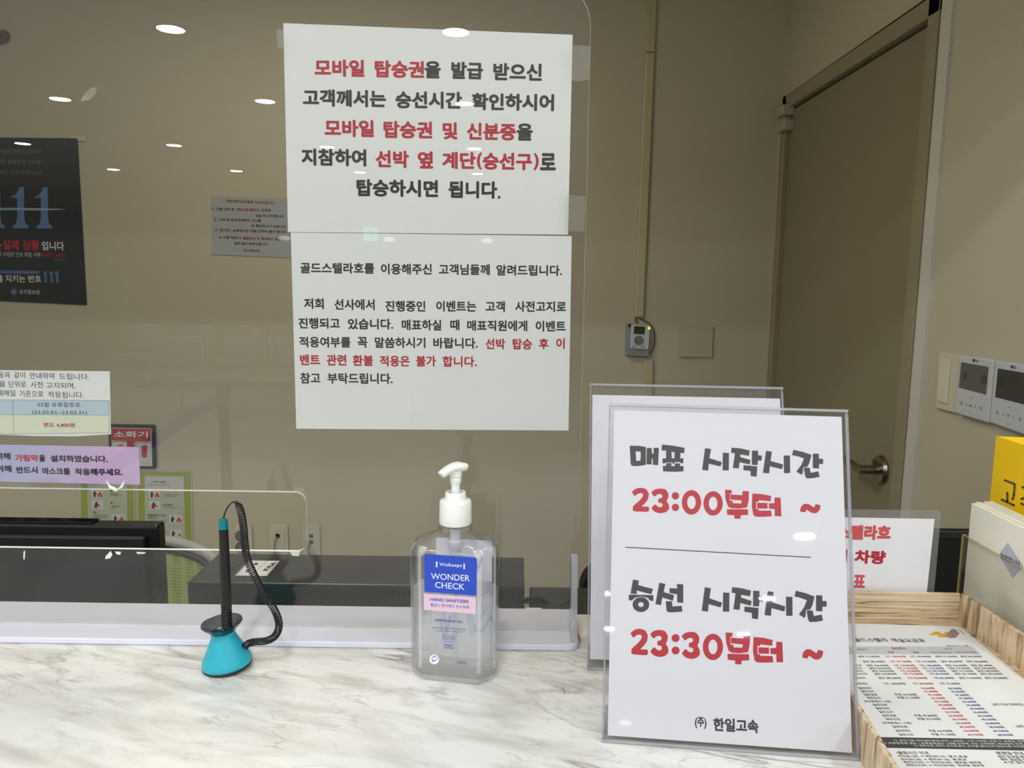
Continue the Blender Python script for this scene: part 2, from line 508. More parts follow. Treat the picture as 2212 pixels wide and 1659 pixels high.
ol = thing('added_fill_panel', (-0.7, 1.75, 2.5), 'square fill panel added above the office, out of the picture, to brighten it', 'light')  # added fill source out of view, lifts the dark office walls
MB().box(-1.0, -0.4, 1.45, 2.05, 2.485, 2.4995).obj('frame', pmat('fill_panel_frame', (220, 220, 215), 0.4), ol)
MB().box(-0.97, -0.43, 1.48, 2.02, 2.480, 2.4848).obj('fill_glow', emat('fill_panel_glow', (255, 244, 226), OFFICE_FILL), ol)

# door in the right wall
door = bpy.data.objects.new('door_1', None); COL.objects.link(door); door.location = (XR, 2.28, 0)
tag(door, kind='structure')
M_frame = pmat('door_frame_paint', (150, 140, 116), 0.45, noise=0.03)
M_leaf = pmat('door_leaf_paint', (138, 130, 106), 0.5, noise=0.04, nscale=8)
f = MB(); f.box(XR - 0.012, XR + 0.1, DY0, DY0 + 0.048, 0, DZ); f.box(XR - 0.012, XR + 0.1, DY1 - 0.035, DY1, 0, DZ)
f.box(XR - 0.012, XR + 0.1, DY0, DY1, DZ - 0.045, DZ)
f.obj('door_frame', M_frame, door, bevel=0.002, seg=1)
MB().box(XR + 0.006, XR + 0.05, DY0 + 0.053, DY1 - 0.04, 0.005, DZ - 0.052).obj('door_leaf', M_leaf, door, bevel=0.002, seg=1)
h = MB(); h.box(XR - 0.035, XR + 0.01, DY1 - 0.07, DY1 + 0.01, 2.015, 2.05); h.box(XR - 0.03, XR + 0.01, DY1 - 0.075, DY1 + 0.005, 1.965, 2.0)
h.box(XR - 0.02, XR + 0.008, DY1 - 0.05, DY1 - 0.02, 1.99, 2.02)
h.obj('hinge', pmat('hinge_paint', (176, 170, 148), 0.4), door, bevel=0.006, seg=2)
M_chrome = pmat('brushed_metal', (150, 142, 128), 0.28, metal=1.0, noise=0.05)
hc = onx(1905, 1015, XR + 0.006)
hd = MB(); hd.lathe([(0.0, 0.0), (0.037, 0.0), (0.038, 0.004), (0.034, 0.012), (0.014, 0.014), (0.012, 0.02), (0.0115, 0.06), (0.0, 0.062)], hc, 32, axis=(-1, 0, 0), cap=False)
hp = [hc + np.array(p) for p in ((-0.052, -0.005, 0), (-0.056, 0.02, 0.001), (-0.054, 0.06, 0.002), (-0.05, 0.12, 0.0))]
hd.tube(catmull(hp, 5), 0.0095, 12)
hd.obj('handle', M_chrome, door, smooth=40)

# ------------------------------------------------------------------ counter and desk behind it
ct = thing('service_counter', (0, 0.5, 0), 'long white marble service counter with grey veins along the bottom of the picture', 'counter')
top = MB(); o1 = [(-2.6, 0.50), (0.926, 0.50), (0.926, 0.94), (0.43, 0.94), (0.43, 0.876), (-2.6, 0.876)]
top.hexa([(x, y, CT) for x, y in o1], [(x, y, CT - 0.03) for x, y in o1])
top.obj('worktop', M_marble, ct)
MB().box(-2.6, 0.925, 0.56, 0.86, 0, CT - 0.03).obj('front_panel', pmat('counter_panel', (190, 186, 176), 0.5), ct)
for (a, b) in (((1249.5, 1372), (1254, 1392)), ((1215, 1485), (1219, 1500))):
    A = onz(a[0], a[1], CT); B = onz(b[0], b[1], CT)
    q = [A + (-.0004, 0, .0002), A + (.0008, 0, .0002), B + (.0010, 0, .0002), B + (0.0002, 0, .0002)]
    MB().add(q, [(0, 1, 2, 3)]).obj('ink_mark', inkmat((190, 30, 50) if a[1] < 1400 else (150, 130, 125)), ct)

dk = thing('office_desk', (-0.8, 1.2, 0), 'grey office desk behind the counter under the dark machine', 'desk')
MB().box(-2.6, 0.92, 0.88, 1.42, 0.735, 0.76).obj('desktop', pmat('desk_laminate', (170, 168, 160), 0.5, noise=0.03), dk, bevel=0.002, seg=1)
for x in (-2.55, -0.35, 0.86): MB().box(x, x + 0.04, 0.92, 1.38, 0, 0.735).obj('desk_leg', pmat('desk_laminate', (170, 168, 160)), dk)

# ------------------------------------------------------------------ acrylic screen
PF, PBk = 0.8175, 0.8225
scr = thing('acrylic_screen', (-0.5, 0.82, CT), 'tall clear acrylic counter screen with a rounded corner and a low cut-out slot', 'screen')
XL, XRt = -1.7, 0.0715
outer = rrect(XL, XRt, CT + 0.007, 1.745, 0.03, 8, rs=(0.0, 0.0, 0.045, 0.03))
hole = rrect(-1.2, -0.2282, 1.1448, 1.2122, 0.012, 8)
pane = MB()
def face_with_hole(Y, flip):
    loops = [[Vector((x, z, 0)) for x, z in outer], [Vector((x, z, 0)) for x, z in hole]]
    tr = geometry.tessellate_polygon(loops); fl = loops[0] + loops[1]
    pane.add([(p.x, Y, p.y) for p in fl], [t if not flip else t[::-1] for t in tr], 0)
face_with_hole(PF, False); face_with_hole(PBk, True)
pane.obj('pane', M_clear, scr)
eg = MB()
def rim(loop, closed=True, inset=0):
    n = len(loop)
    for i in range(n):
        a, b = loop[i], loop[(i + 1) % n]
        if abs(a[1] - (CT + 0.007)) < 1e-5 and abs(b[1] - (CT + 0.007)) < 1e-5: continue
        eg.add([(a[0], PF, a[1]), (b[0], PF, b[1]), (b[0], PBk, b[1]), (a[0], PBk, a[1])], [(0, 1, 2, 3)])
rim(outer)
eg.obj('outer_edge', M_edge, scr)
eg = MB(); rim(hole); eg.obj('slot_edge', M_lit_edge, scr)
# white foot plate with a rounded front corner
fp = rrect(XL, 0.0725, 0.7825, 0.8755, 0.012, 6, rs=(0.0, 0.012, 0.0, 0.0))
MB().hexa([(x, y, CT + 0.0072) for x, y in fp], [(x, y, CT + 0.0003) for x, y in fp]).obj('foot_plate', M_plate, scr, bevel=0.0015, seg=2)
MB().box(XL, 0.066, PF - 0.0016, PF - 0.0001, CT + 0.0073, CT + 0.0084).obj('glue_bead', M_edge, scr)
# upright brace at the right end
br = [(0.7865, CT + 0.0075), (0.8173, CT + 0.0075), (0.8173, 1.151), (0.806, 1.151), (0.8035, 1.150), (0.802, 1.147), (0.798, 1.10)]
br = [(0.789, CT + 0.0075), (0.8173, CT + 0.0075), (0.8173, 1.147), (0.812, 1.149), (0.807, 1.147), (0.803, 1.14)]
MB().hexa([(0.0635, y, z) for y, z in br], [(0.0705, y, z) for y, z in br], 0, 1).obj('brace', [M_clear2, M_edge2], scr)

# ------------------------------------------------------------------ papers behind the screen
Yp = 0.8232
FX, UPV = (1, 0, 0), (0, 0, 1)
def upright(parent, Y, zoom=(0, 0, 1), lift=0.0002): return Sheet((0, Y, 0), FX, UPV, parent, zoom, lift)

p1 = thing('paper_notice', (-0.09, Yp, 1.6), 'upper white paper notice with large red and black lettering taped to the acrylic screen', 'notice')
s = upright(p1, Yp); sheet_body(s, [(612, 50), (1237, 75), (1227, 507), (622, 501)], 'sheet', M_paper, p1)
s.zoom = (600, 30, 3.16)
BD = 0.040
for (t, a, ya, b, yb, c) in (
    ('모바일', 252, 427, 592, 432, RED), ('탑승권', 662, 434, 1000, 440, RED), ('을', 1003, 440, 1113, 441, BLK), ('발급', 1183, 443, 1400, 448, BLK), ('받으신', 1470, 452, 1802, 458, BLK),
    ('고객께서는', 172, 630, 740, 640, BLK), ('승선시간', 803, 645, 1258, 650, BLK), ('확인하시어', 1322, 657, 1885, 665, BLK),
    ('모바일', 320, 838, 658, 843, RED), ('탑승권', 722, 848, 1055, 853, RED), ('및', 1125, 857, 1228, 858, RED), ('신분증', 1290, 860, 1625, 865, RED), ('을', 1630, 865, 1740, 866, BLK),
    ('지참하여', 163, 1035, 605, 1042, BLK), ('선박', 668, 1048, 895, 1053, RED), ('옆', 955, 1055, 1060, 1056, RED), ('계단', 1122, 1058, 1352, 1061, RED), ('(', 1358, 1062, 1392, 1063, RED), ('승선구', 1398, 1063, 1735, 1068, RED), (')', 1745, 1068, 1780, 1069, RED), ('로', 1790, 1068, 1898, 1069, BLK),
    ('탑승하시면', 538, 1245, 1095, 1253, BLK), ('됩니다', 1165, 1257, 1497, 1262, BLK)):
    s.text(t, a, ya, b, yb, 118, c, BD)
s.poly([(1503, 1243), (1519, 1243), (1519, 1261), (1503, 1261)], BLK, part='lettering')

p2 = thing('paper_notice', (-0.09, Yp, 1.39), 'lower white paper notice with small black and red lettering below the large-lettered one', 'notice')
s = upright(p2, Yp + 0.0006); sheet_body(s, [(628, 502), (1235, 510), (1228, 930), (640, 926)], 'sheet', M_paper, p2)
s.zoom = (600, 480, 3.16)
for (t, a, b, y, c) in (
    ('골드스텔라호를', 155, 660, 349, BLK), ('이용해주신', 705, 1052, 356, BLK), ('고객님들께', 1100, 1447, 359, BLK), ('알려드립니다.', 1492, 1940, 364, BLK),
    ('저희', 180, 315, 592, BLK), ('선사에서', 387, 662, 598, BLK), ('진행중인', 735, 1008, 609, BLK), ('이벤트는', 1082, 1355, 610, BLK), ('고객', 1418, 1550, 612, BLK), ('사전고지로', 1620, 1968, 612, BLK),
    ('진행되고', 143, 425, 726, BLK), ('있습니다.', 480, 788, 731, BLK), ('매표하실', 847, 1117, 738, BLK), ('때', 1178, 1240, 738, BLK), ('매표직원에게', 1293, 1703, 742, BLK), ('이벤트', 1760, 1965, 746, BLK),
    ('적용여부를', 148, 498, 854, BLK), ('꼭', 545, 613, 857, BLK), ('말씀하시기', 663, 1008, 858, BLK), ('바랍니다.', 1062, 1365, 861, BLK), ('선박', 1418, 1552, 867, RED), ('탑승', 1603, 1735, 868, RED), ('후', 1783, 1847, 867, RED), ('이', 1900, 1958, 864, RED),
    ('벤트', 153, 290, 975, RED), ('관련', 335, 470, 977, RED), ('환불', 513, 652, 980, RED), ('적용은', 697, 902, 984, RED), ('불가', 945, 1080, 984, RED), ('합니다.', 1125, 1358, 987, RED),
    ('참고', 155, 292, 1100, BLK), ('부탁드립니다.', 340, 785, 1102, BLK)):
    s.text(t, a, y, b, y + (b - a) * 0.006, 74, c, 0.026)

p3 = thing('fare_notice', (-0.55, Yp, 1.3), 'white paper with a pale blue and yellow table taped above the pink strip', 'notice')
s = upright(p3, Yp); sheet_body(s, [(-230, 797), (237, 802), (239.5, 938), (165, 942.5), (80, 942), (-230, 930)], 'sheet', M_paper, p3)
s.zoom = (0, 790, 6.144)
INKB = (60, 66, 84)
for (t, a, b, y) in (('다음과', -100, 137, 158), ('같이', 192, 335, 164), ('안내하여', 400, 722, 172), ('드립니다.', 790, 1185, 182), ('매월', -110, 65, 279), ('단위로', 120, 350, 285), ('사전', 410, 570, 293), ('고지되며,', 620, 1005, 302),
                     ('예매일', -30, 207, 402), ('기준으로', 262, 580, 411), ('적용됩니다.', 640, 1115, 424)):
    s.text(t, a, y, b, y + (b - a) * 0.015, 82, INKB, -0.004)
s.poly([(-1400, 440), (1448, 462), (1448, 655), (-1400, 640)], (188, 208, 218), layer=1, part='table_cell')
s.poly([(-1400, 640), (1448, 655), (1453, 888), (180, 905), (-1400, 890)], (222, 226, 200), layer=1, part='table_cell')
for L in ((-1400, 440, 1448, 462), (-1400, 640, 1448, 655), (170, 458, 183, 903), (1448, 462, 1453, 888), (180, 905, 1453, 888), (-1400, 885, 180, 905)):
    s.line(*L, 3.2, (110, 125, 140), layer=2)
s.text('03월 유류할증료', 500, 545, 1070, 550, 62, INKB, 0.0, layer=2)
s.text('(23.03.01~23.03.31)', 432, 652, 1158, 658, 58, INKB, -0.002, layer=2)
s.text('편도 4,800원', 583, 815, 997, 820, 60, (190, 40, 60), 0.012, layer=2)

p4 = thing('mask_notice', (-0.55, Yp, 1.24), 'narrow paper strip shading from blue to pink with bold black lettering above the slot', 'notice')
s = upright(p4, Yp + 0.0004)
gx0 = ony(-60, 1000, Yp)[0] + 0.55; gx1 = ony(220, 1000, Yp)[0] + 0.55
sheet_body(s, [(-230, 956), (300, 966), (302.5, 1047), (-230, 1035)], 'sheet', gradient_mat('blue_pink_print', gx0, gx1, (160, 182, 214), (208, 176, 214)), p4)
s.zoom = (0, 790, 6.144)
DK = (30, 26, 44)
for (t, a, b, y, c) in (('위해', -60, 145, 1245, DK), ('가림막', 203, 515, 1268, (198, 40, 70)), ('을', 523, 605, 1272, DK), ('설치하였습니다.', 672, 1432, 1276, DK),
                        ('위해', -50, 158, 1412, DK), ('반드시', 220, 505, 1428, DK), ('마스크를', 566, 935, 1443, DK), ('착용해주세요.', 998, 1635, 1452, DK)):
    s.text(t, a, y, b, y + (b - a) * 0.012, 92, c, 0.042)

# scraps of tape left on the screen
def scrap(px, label, mat=M_tape, Y=PF - 0.0003, cat='tape'):
    sh = Sheet((0, Y, 0), FX, UPV, None)
    uv = [sh.uv(*p) for p in px]; c = np.mean([sh.w(u, v) for u, v in uv], 0)
    jit = [random.uniform(0.0, 0.0012) for _ in uv]
    fr_ = [sh.w(u, v, 0.0002 + j) for (u, v), j in zip(uv, jit)]; bk = [sh.w(u, v, 0) for u, v in uv]
    tag(MB().hexa(fr_, bk).obj('tape_scrap', mat, loc=c), label, cat)
scrap([(1233, 97), (1276, 100), (1275, 128), (1273, 172), (1250, 176), (1234, 173)], 'clear tape joining the upper notice to the right edge of the screen')
scrap([(597, 62), (613, 66), (614, 106), (600, 104)], 'clear tape on the top left corner of the upper notice')
scrap([(174, 219), (183, 203), (197, 190), (210, 189), (207, 203), (194, 216)], 'crumpled clear tape scrap on the screen above the black poster')
scrap([(1222, 420), (1265, 424), (1263, 500), (1220, 500)], 'clear tape over the bottom right corner of the upper notice')
scrap([(230, 1036), (238, 1048), (256, 1056), (270, 1036), (266, 1052), (250, 1062), (236, 1054)], 'curled clear tape hanging under the blue and pink strip', M_torn)
scrap([(636, 1048), (642, 1056), (654, 1052), (660, 1060), (650, 1066), (638, 1062)], 'shrivelled tape at the upper right corner of the slot', M_tape)
scrap([(239, 1190), (243, 1198), (238, 1206), (228, 1207), (229, 1201)], 'white torn tape under the slot edge, longest of the scraps', M_torn)
scrap([(249, 1191), (262, 1192), (260, 1198), (252, 1197)], 'small white torn tape just right of the longest scrap under the slot', M_torn)
scrap([(295, 1192), (316, 1193), (312, 1196), (298, 1196)], 'thin white torn tape under the slot near the green chair', M_torn)
scrap([(52, 1190), (55, 1190), (54, 1208), (51, 1207)], 'thin white tape sliver hanging from the slot edge at far left', M_torn)
scrap([(628, 1191), (648, 1191), (646, 1201), (632, 1200)], 'glue blob at the lower right corner of the slot', M_edge)

# ------------------------------------------------------------------ desk pen on a teal cone
PX, PY = -0.2905, 0.7395
pen = thing('desk_pen', (PX, PY, CT), 'black desk pen standing in a teal cone holder with a coiled black cord', 'pen')
tl = math.radians(5.0)
axp = np.array([-math.sin(tl), -0.02, math.cos(tl)]); axp /= np.linalg.norm(axp)
bc = np.array([PX, PY, CT + 0.0035])
M_teal = pmat('teal_plastic', (38, 172, 192), 0.38, noise=0.02)
MB().lathe([(0.0, -0.002), (0.0235, -0.002), (0.0245, 0.0), (0.0235, 0.0015), (0, 0.0015)], bc, 40, axis=axp).obj('rubber_foot', pmat('dark_teal_rubber', (20, 40, 52), 0.6), pen, smooth=40)
MB().lathe([(0.0, 0.0012), (0.0243, 0.0012), (0.0247, 0.003), (0.0238, 0.006), (0.0125, 0.0295), (0.0115, 0.033), (0.0125, 0.0355), (0.0, 0.0355)], bc, 48, axis=axp).obj('cone_base', M_teal, pen, smooth=35)
M_smoke = acrylic('smoked_plastic', tint=(0.42, 0.44, 0.45), rough=0.03, edge=0.2)
pr = [(0.0118, 0.0348), (0.0145, 0.0385), (0.0188, 0.0425), (0.0202, 0.0445), (0.0198, 0.0458), (0.0186, 0.0455), (0.0135, 0.0405), (0.0085, 0.037), (0.006, 0.0365)]
MB().lathe(pr, bc, 48, axis=axp, cap=False).obj('dish', M_smoke, pen, smooth=50)
ptop = ony(483, 1143, PY + 0.004); pbot = ony(491, 1367, PY - 0.001)
pa = ptop - pbot; plen = np.linalg.norm(pa)
prof = [(0.0, -0.006), (0.003, -0.006), (0.0052, 0.0)]
for i in range(12): prof += [(0.0054, 0.001 + i * 0.0021), (0.0047, 0.0018 + i * 0.0021)]
prof += [(0.0054, 0.027), (0.0052, plen * 0.5), (0.0045, plen - 0.001), (0.0, plen)]
M_pen = pmat('matte_black_barrel', (12, 13, 14), 0.45, noise=0.05)
MB().lathe(prof, pbot, 24, axis=pa).obj('barrel', M_pen, pen, smooth=25)
M_tealc = acrylic('clear_teal_plastic', tint=(0.05, 0.55, 0.65), rough=0.05, haze=0.45, hazecol=(0.01, 0.35, 0.42))
A = pa / plen; T1 = np.cross(A, (0, 1, 0)); T1 /= np.linalg.norm(T1); T2 = np.cross(A, T1)
loops = []
for h_, r_ in ((0, 0.0046), (0.001, 0.0047), (0.0095, 0.0042), (0.0105, 0.0034), (0.011, 0.002)):
    loops.append([ptop + A * h_ + (T1 * math.cos(a) + T2 * math.sin(a)) * r_ * (1 + 0.06 * math.cos(8 * a)) for a in np.linspace(0, 2 * PI, 49)[:-1]])
MB().loft(loops).obj('end_cap', M_tealc, pen, smooth=30)
YC = PY + 0.004
cpx = [(483, 1120), (486, 1108), (493, 1094), (500, 1087), (506, 1083)]
wire = catmull([ony(x, y, YC) for x, y in cpx], 5)
cpath = [(507, 1084), (513, 1088), (521, 1108), (526, 1140), (529, 1175), (535, 1210), (552, 1248), (572, 1286), (590, 1312), (601, 1338), (602, 1358), (592, 1376), (572, 1385), (552, 1386), (536, 1390), (528, 1398)]
cp = catmull([ony(x, y, YC - 0.0005 * i * 0.5) for i, (x, y) in enumerate(cpath)], 24)
cp = [np.array(p) for p in cp]
seg = np.cumsum([0] + [np.linalg.norm(cp[i + 1] - cp[i]) for i in range(len(cp) - 1)])
total = seg[-1]; turns = 84; K = turns * 11
helix = []
for k in range(K):
    t = k / (K - 1); d = t * total; i = min(int(np.searchsorted(seg, d, side='right')) - 1, len(cp) - 2); fr_ = (d - seg[i]) / max(seg[i + 1] - seg[i], 1e-9)
    p = cp[i] * (1 - fr_) + cp[i + 1] * fr_; tg = cp[i + 1] - cp[i]; tg /= np.linalg.norm(tg)
    a = np.cross(tg, (0, 1, 0)); a /= np.linalg.norm(a); b = np.cross(tg, a)
    R_ = 0.0033 * min(1, t * 25 + 0.15)
    ph = 2 * PI * turns * t
    helix.append(p + (a * math.cos(ph) + b * math.sin(ph)) * R_)
MB().tube(list(wire) + helix, 0.00075, 6).obj('coil_cord', pmat('cord_rubber', (10, 10, 11), 0.45, noise=0.05), pen, smooth=60)

# ------------------------------------------------------------------ hand sanitiser bottle
BX, BY, BW, BDp = -0.0575, 0.7365, 0.0862, 0.050
by = math.radians(-9.0)
bu = np.array([math.cos(by), math.sin(by), 0]); bn = np.array([-math.sin(by), math.cos(by), 0])
bot = thing('hand_sanitizer_bottle', (BX, BY, CT), 'clear pump bottle of hand sanitizer with a blue and pink label, half full', 'bottle')
def zof(y): return ony(980, y, BY)[2]
def bl(u, n, z): return np.array([BX, BY, 0]) + bu * u + bn * n + np.array([0, 0, z])
def bsec(wd, dp, ch, rr, z, n=6):
    """rounded rectangle with chamfered corners, 48 pts"""
    pts = []
    hw, hd_ = wd / 2, dp / 2
    corners = [(-hw + ch, -hd_), (hw - ch, -hd_), (hw, -hd_ + ch), (hw, hd_ - ch), (hw - ch, hd_), (-hw + ch, hd_), (-hw, hd_ - ch), (-hw, -hd_ + ch)]
    m = len(corners)
    for i in range(m):
        p = np.array(corners[i]); a = np.array(corners[i - 1]); b = np.array(corners[(i + 1) % m])
        va = (a - p); la = np.linalg.norm(va) + 1e-9; vb = (b - p); lb = np.linalg.norm(vb) + 1e-9
        r_ = min(rr, la * 0.45, lb * 0.45)
        A_ = p + va / la * r_; B_ = p + vb / lb * r_
        for k in range(n):
            t = k / (n - 1); q = (1 - t) ** 2 * A_ + 2 * t * (1 - t) * p + t * t * B_
            pts.append(q)
    return [bl(q[0], q[1], z) for q in pts]
def bcirc(r, z, npt=48):
    # start angle matches the first corner of bsec
    a0 = math.atan2(-BDp / 2, -BW / 2 + 0.012)
    ang = []
    ref = bsec(BW, BDp, 0.013, 0.005, 0)
    out = []
    for p in ref:
        d = p - np.array([BX, BY, 0]); u = np.dot(d, bu) / BW * 2; n_ = np.dot(d, bn) / BDp * 2
        a = math.atan2(n_, u); out.append(bl(r * math.cos(a), r * math.sin(a), z))
    return out
zs = zof(1187); zn = zof(1146)
L = [bsec(BW * 0.86, BDp * 0.8, 0.012, 0.004, CT + 0.0004), bsec(BW * 0.93, BDp * 0.9, 0.013, 0.0022, CT + 0.0015), bsec(BW * 0.985, BDp * 0.98, 0.013, 0.0022, CT + 0.007), bsec(BW, BDp, 0.013, 0.0022, CT + 0.014),
     bsec(BW, BDp, 0.013, 0.0022, zs), bsec(BW * 0.985, BDp * 0.97, 0.013, 0.005, zs + 0.004), bsec(BW * 0.93, BDp * 0.9, 0.0125, 0.005, zs + 0.009)]
zt = zs + 0.009
for t in (0.35, 0.7, 0.92):
    a = bsec(BW * 0.93, BDp * 0.9, 0.0125, 0.005, zt); b = bcirc(0.0165, zn)
    L.append([p * (1 - t) + q * t for p, q in zip(a, b)])
    for p in L[-1]: p[2] = zt + (zn - zt) * (t * 0.9 + 0.1 * t * t)
L += [bcirc(0.0150, zn), bcirc(0.0148, zn + 0.002), bcirc(0.0172, zn + 0.0035), bcirc(0.0172, zn + 0.0052), bcirc(0.0146, zn + 0.0065), bcirc(0.0146, zof(1127))]
M_pet = acrylic('clear_bottle_plastic', tint=(0.99, 0.99, 0.99), rough=0.10, ior=1.8, edge=0.72, haze=0.03)
M_corner_glint = acrylic('painted_corner_glint', tint=(0.95, 0.95, 0.95), rough=0.12, ior=1.8, edge=0.7, haze=0.26, hazecol=(0.95, 0.95, 0.95))  # whitish haze painted in for bright refraction lines on corners and base
bb = MB().loft(L, True, False)
for k in range(3, 6):
    for i in range(48):
        if i % 6 != 5: bb.mi[k * 48 + i] = 1
for i in range(48): bb.mi[i] = 1; bb.mi[48 + i] = 1
bb.obj('bottle_body', [M_pet, M_corner_glint], bot, smooth=28)
zl = ony(980, 1288, BY - 0.022)[2]
M_gel, _nt, _out = newmat('clear_gel')
_g = N(_nt, 'ShaderNodeBsdfRefraction', IOR=1.30, Roughness=0.03); _t = N(_nt, 'ShaderNodeBsdfTransparent'); _d = N(_nt, 'ShaderNodeBsdfDiffuse'); _d.inputs[0].default_value = (0.9, 0.91, 0.9, 1)
_m1 = N(_nt, 'ShaderNodeMixShader'); _m1.inputs[0].default_value = 0.45; _m2 = N(_nt, 'ShaderNodeMixShader'); _m2.inputs[0].default_value = 0.20
_nt.links.new(_g.outputs[0], _m1.inputs[1]); _nt.links.new(_t.outputs[0], _m1.inputs[2]); _nt.links.new(_m1.outputs[0], _m2.inputs[1]); _nt.links.new(_d.outputs[0], _m2.inputs[2]); _nt.links.new(_m2.outputs[0], _out.inputs[0])
MB().loft([bsec(BW * 0.9, BDp * 0.86, 0.012, 0.004, CT + 0.004), bsec(BW - 0.004, BDp - 0.004, 0.012, 0.005, CT + 0.014), bsec(BW - 0.003, BDp - 0.003, 0.0125, 0.005, zl), ]).obj('gel', M_gel, bot, smooth=28)
# back label seen through the gel
bsx = Sheet(bl(0, BDp / 2 - 0.0024, CT), bu, (0, 0, 1), bot, lift=0.0002)
def rr_(u0, u1, v0, v1, r): return rrect(u0, u1, v0, v1, r)
q = rr_(-0.026, 0.033, 0.012, zof(1180) - CT, 0.003)
M_lab = acrylic('translucent_label', tint=(0.9, 0.9, 0.95), rough=0.4, haze=0.72, hazecol=(0.88, 0.89, 0.95))
MB().hexa([bsx.w(u, v, 0) for u, v in q], [bsx.w(u, v, -0.0002) for u, v in q]).obj('back_label', M_lab, bot)
LB = (150, 160, 222)
for st in (((-0.024, 0.10), (-0.018, 0.072), (-0.012, 0.1)), ((0.012, 0.112), (0.018, 0.098), (0.024, 0.115)), ((0.008, 0.06), (0.014, 0.034), (0.03, 0.062)), ((-0.02, 0.05), (-0.014, 0.028), (-0.006, 0.055)), ((0.024, 0.082), (0.028, 0.075), (0.033, 0.088))):
    (a, b, c) = st
    bsx.polyuv([a, (a[0] + 0.004, a[1] + 0.002), (b[0] + 0.0005, b[1] + 0.006), (c[0] - 0.003, c[1] + 0.001), c, b], LB, part='printed_swoosh')
# front label
fsx = Sheet(bl(0, -BDp / 2 - 0.0001, CT), bu, (0, 0, 1), bot, zoom=(880, 1180, 5.352), lift=0.00012)
def fpoly(px, col, part, r=0.002, layer=1):
    a = fsx.uv(*px[0]); b = fsx.uv(*px[1])
    q = rrect(a[0], b[0], b[1], a[1], r, 4, rs=(0, 0, r, r) if part == 'blue_label' else None)
    fsx.polyuv(q, col, part=part, layer=layer)
fpoly([(196, 88), (800, 572)], (38, 74, 190), 'blue_label', 0.002)
fpoly([(190, 545), (792, 785)], (226, 196, 214), 'pink_label', 0.0, )
NB = (42, 62, 160)
for (t, a, ya, b, yb, h, c, bd) in (('Welkeeps', 372, 240, 632, 252, 52, (214, 222, 240), 0.012), ('WONDER', 275, 380, 722, 405, 72, (214, 222, 240), 0.012), ('CHECK', 320, 480, 662, 505, 72, (214, 222, 240), 0.014),
                                  ('HAND SANITIZER', 266, 630, 712, 658, 36, NB, 0.014), ('웰킵스 원더체크 손소독제', 266, 695, 712, 725, 40, NB, 0.0), ('REFRESHING GEL', 320, 866, 645, 888, 28, NB, 0.012),
                                  ('Kills More Than 99.9% of Germs*', 288, 950, 676, 972, 24, NB, 0), ('Leaves Hands Feeling Soft', 326, 986, 635, 1003, 22, NB, 0), ('의약외품', 420, 1070, 540, 1076, 34, NB, 0), ('ETHANOL', 420, 1108, 533, 1116, 16, NB, 0), ('70%', 422, 1182, 530, 1188, 54, NB, 0.0), ('500mL', 578, 1358, 692, 1364, 34, NB, -0.003)):
    fsx.text(t, a, ya, b, yb, h, c, bd, layer=2)
for x in (330, 648): fsx.poly([(x, 176 + (x - 330) * .07), (x + 19, 177 + (x - 330) * .07), (x + 19, 242 + (x - 330) * .07), (x, 241 + (x - 330) * .07)], (214, 222, 240), part='lettering', layer=2)
for Lq in ((410, 1020, 552, 1030), (552, 1030, 550, 1084), (550, 1084, 408, 1074), (408, 1074, 410, 1020)): fsx.line(*Lq, 3, NB, part='lettering', layer=2)
fsx.ell(312, 1308, 58, 57, (238, 238, 242), part='round_seal')
for k in range(16):
    a = k * 2.4; r_ = 12 + 36 * ((k * 0.37) % 1.0); x, y = 312 + r_ * math.cos(a), 1308 + r_ * math.sin(a)
    fsx.line(x - 8 * math.sin(a * 2), y - 8 * math.cos(a * 2), x + 8 * math.sin(a * 2), y + 8 * math.cos(a * 2), 6, NB if k % 4 else (206, 120, 190), part='round_seal', layer=2)
# pump
zc0, zc1, zc2 = zof(1129), zof(1079), zof(1062)
c0 = bl(0, 0, 0)
M_pump = pmat('white_pump_plastic', (240, 240, 234), 0.38, noise=0.01)
capl = []
for z, r_ in ((zc0, 0.0157), (zc0 + 0.0012, 0.0161), (zc1 - 0.002, 0.0157), (zc1 - 0.0006, 0.0151), (zc1, 0.0142), (zc1 + 0.0004, 0.0108), (zc1 + 0.001, 0.0104), (zc2 - 0.001, 0.0102), (zc2, 0.0096), (zc2, 0.0075), (zc2 - 0.004, 0.006)):
    capl.append((r_, z - zc0))
MB().lathe(capl, (c0[0], c0[1], zc0), 48).obj('cap', M_pump, bot, smooth=35)
z1 = zof(1030)
MB().lathe([(0.0042, 0), (0.0042, zof(1047) - zc2 + 0.004), (0.0047, zof(1046) - zc2 + 0.004), (0.0050, zof(1041) - zc2 + .004), (0.0058, zof(1038) - zc2 + .004), (0.0051, zof(1036) - zc2 + .004), (0.0058, zof(1034) - zc2 + .004), (0.0051, zof(1031) - zc2 + .004), (0.0062, zof(1028) - zc2 + .004), (0.0062, zof(1015) - zc2 + .004)], (c0[0], c0[1], zc2 - 0.004), 32).obj('stem', M_pump, bot, smooth=30)
npth = [ony(x, y, Yq) for x, y, Yq in ((1003, 1007, BY + 0.004), (995, 1006, BY), (984, 1007, BY - 0.003), (970, 1013, BY - 0.007), (958, 1021, BY - 0.010), (953, 1026, BY - 0.0115))]
nl = []
npth = catmull(npth, 4); m = len(npth)
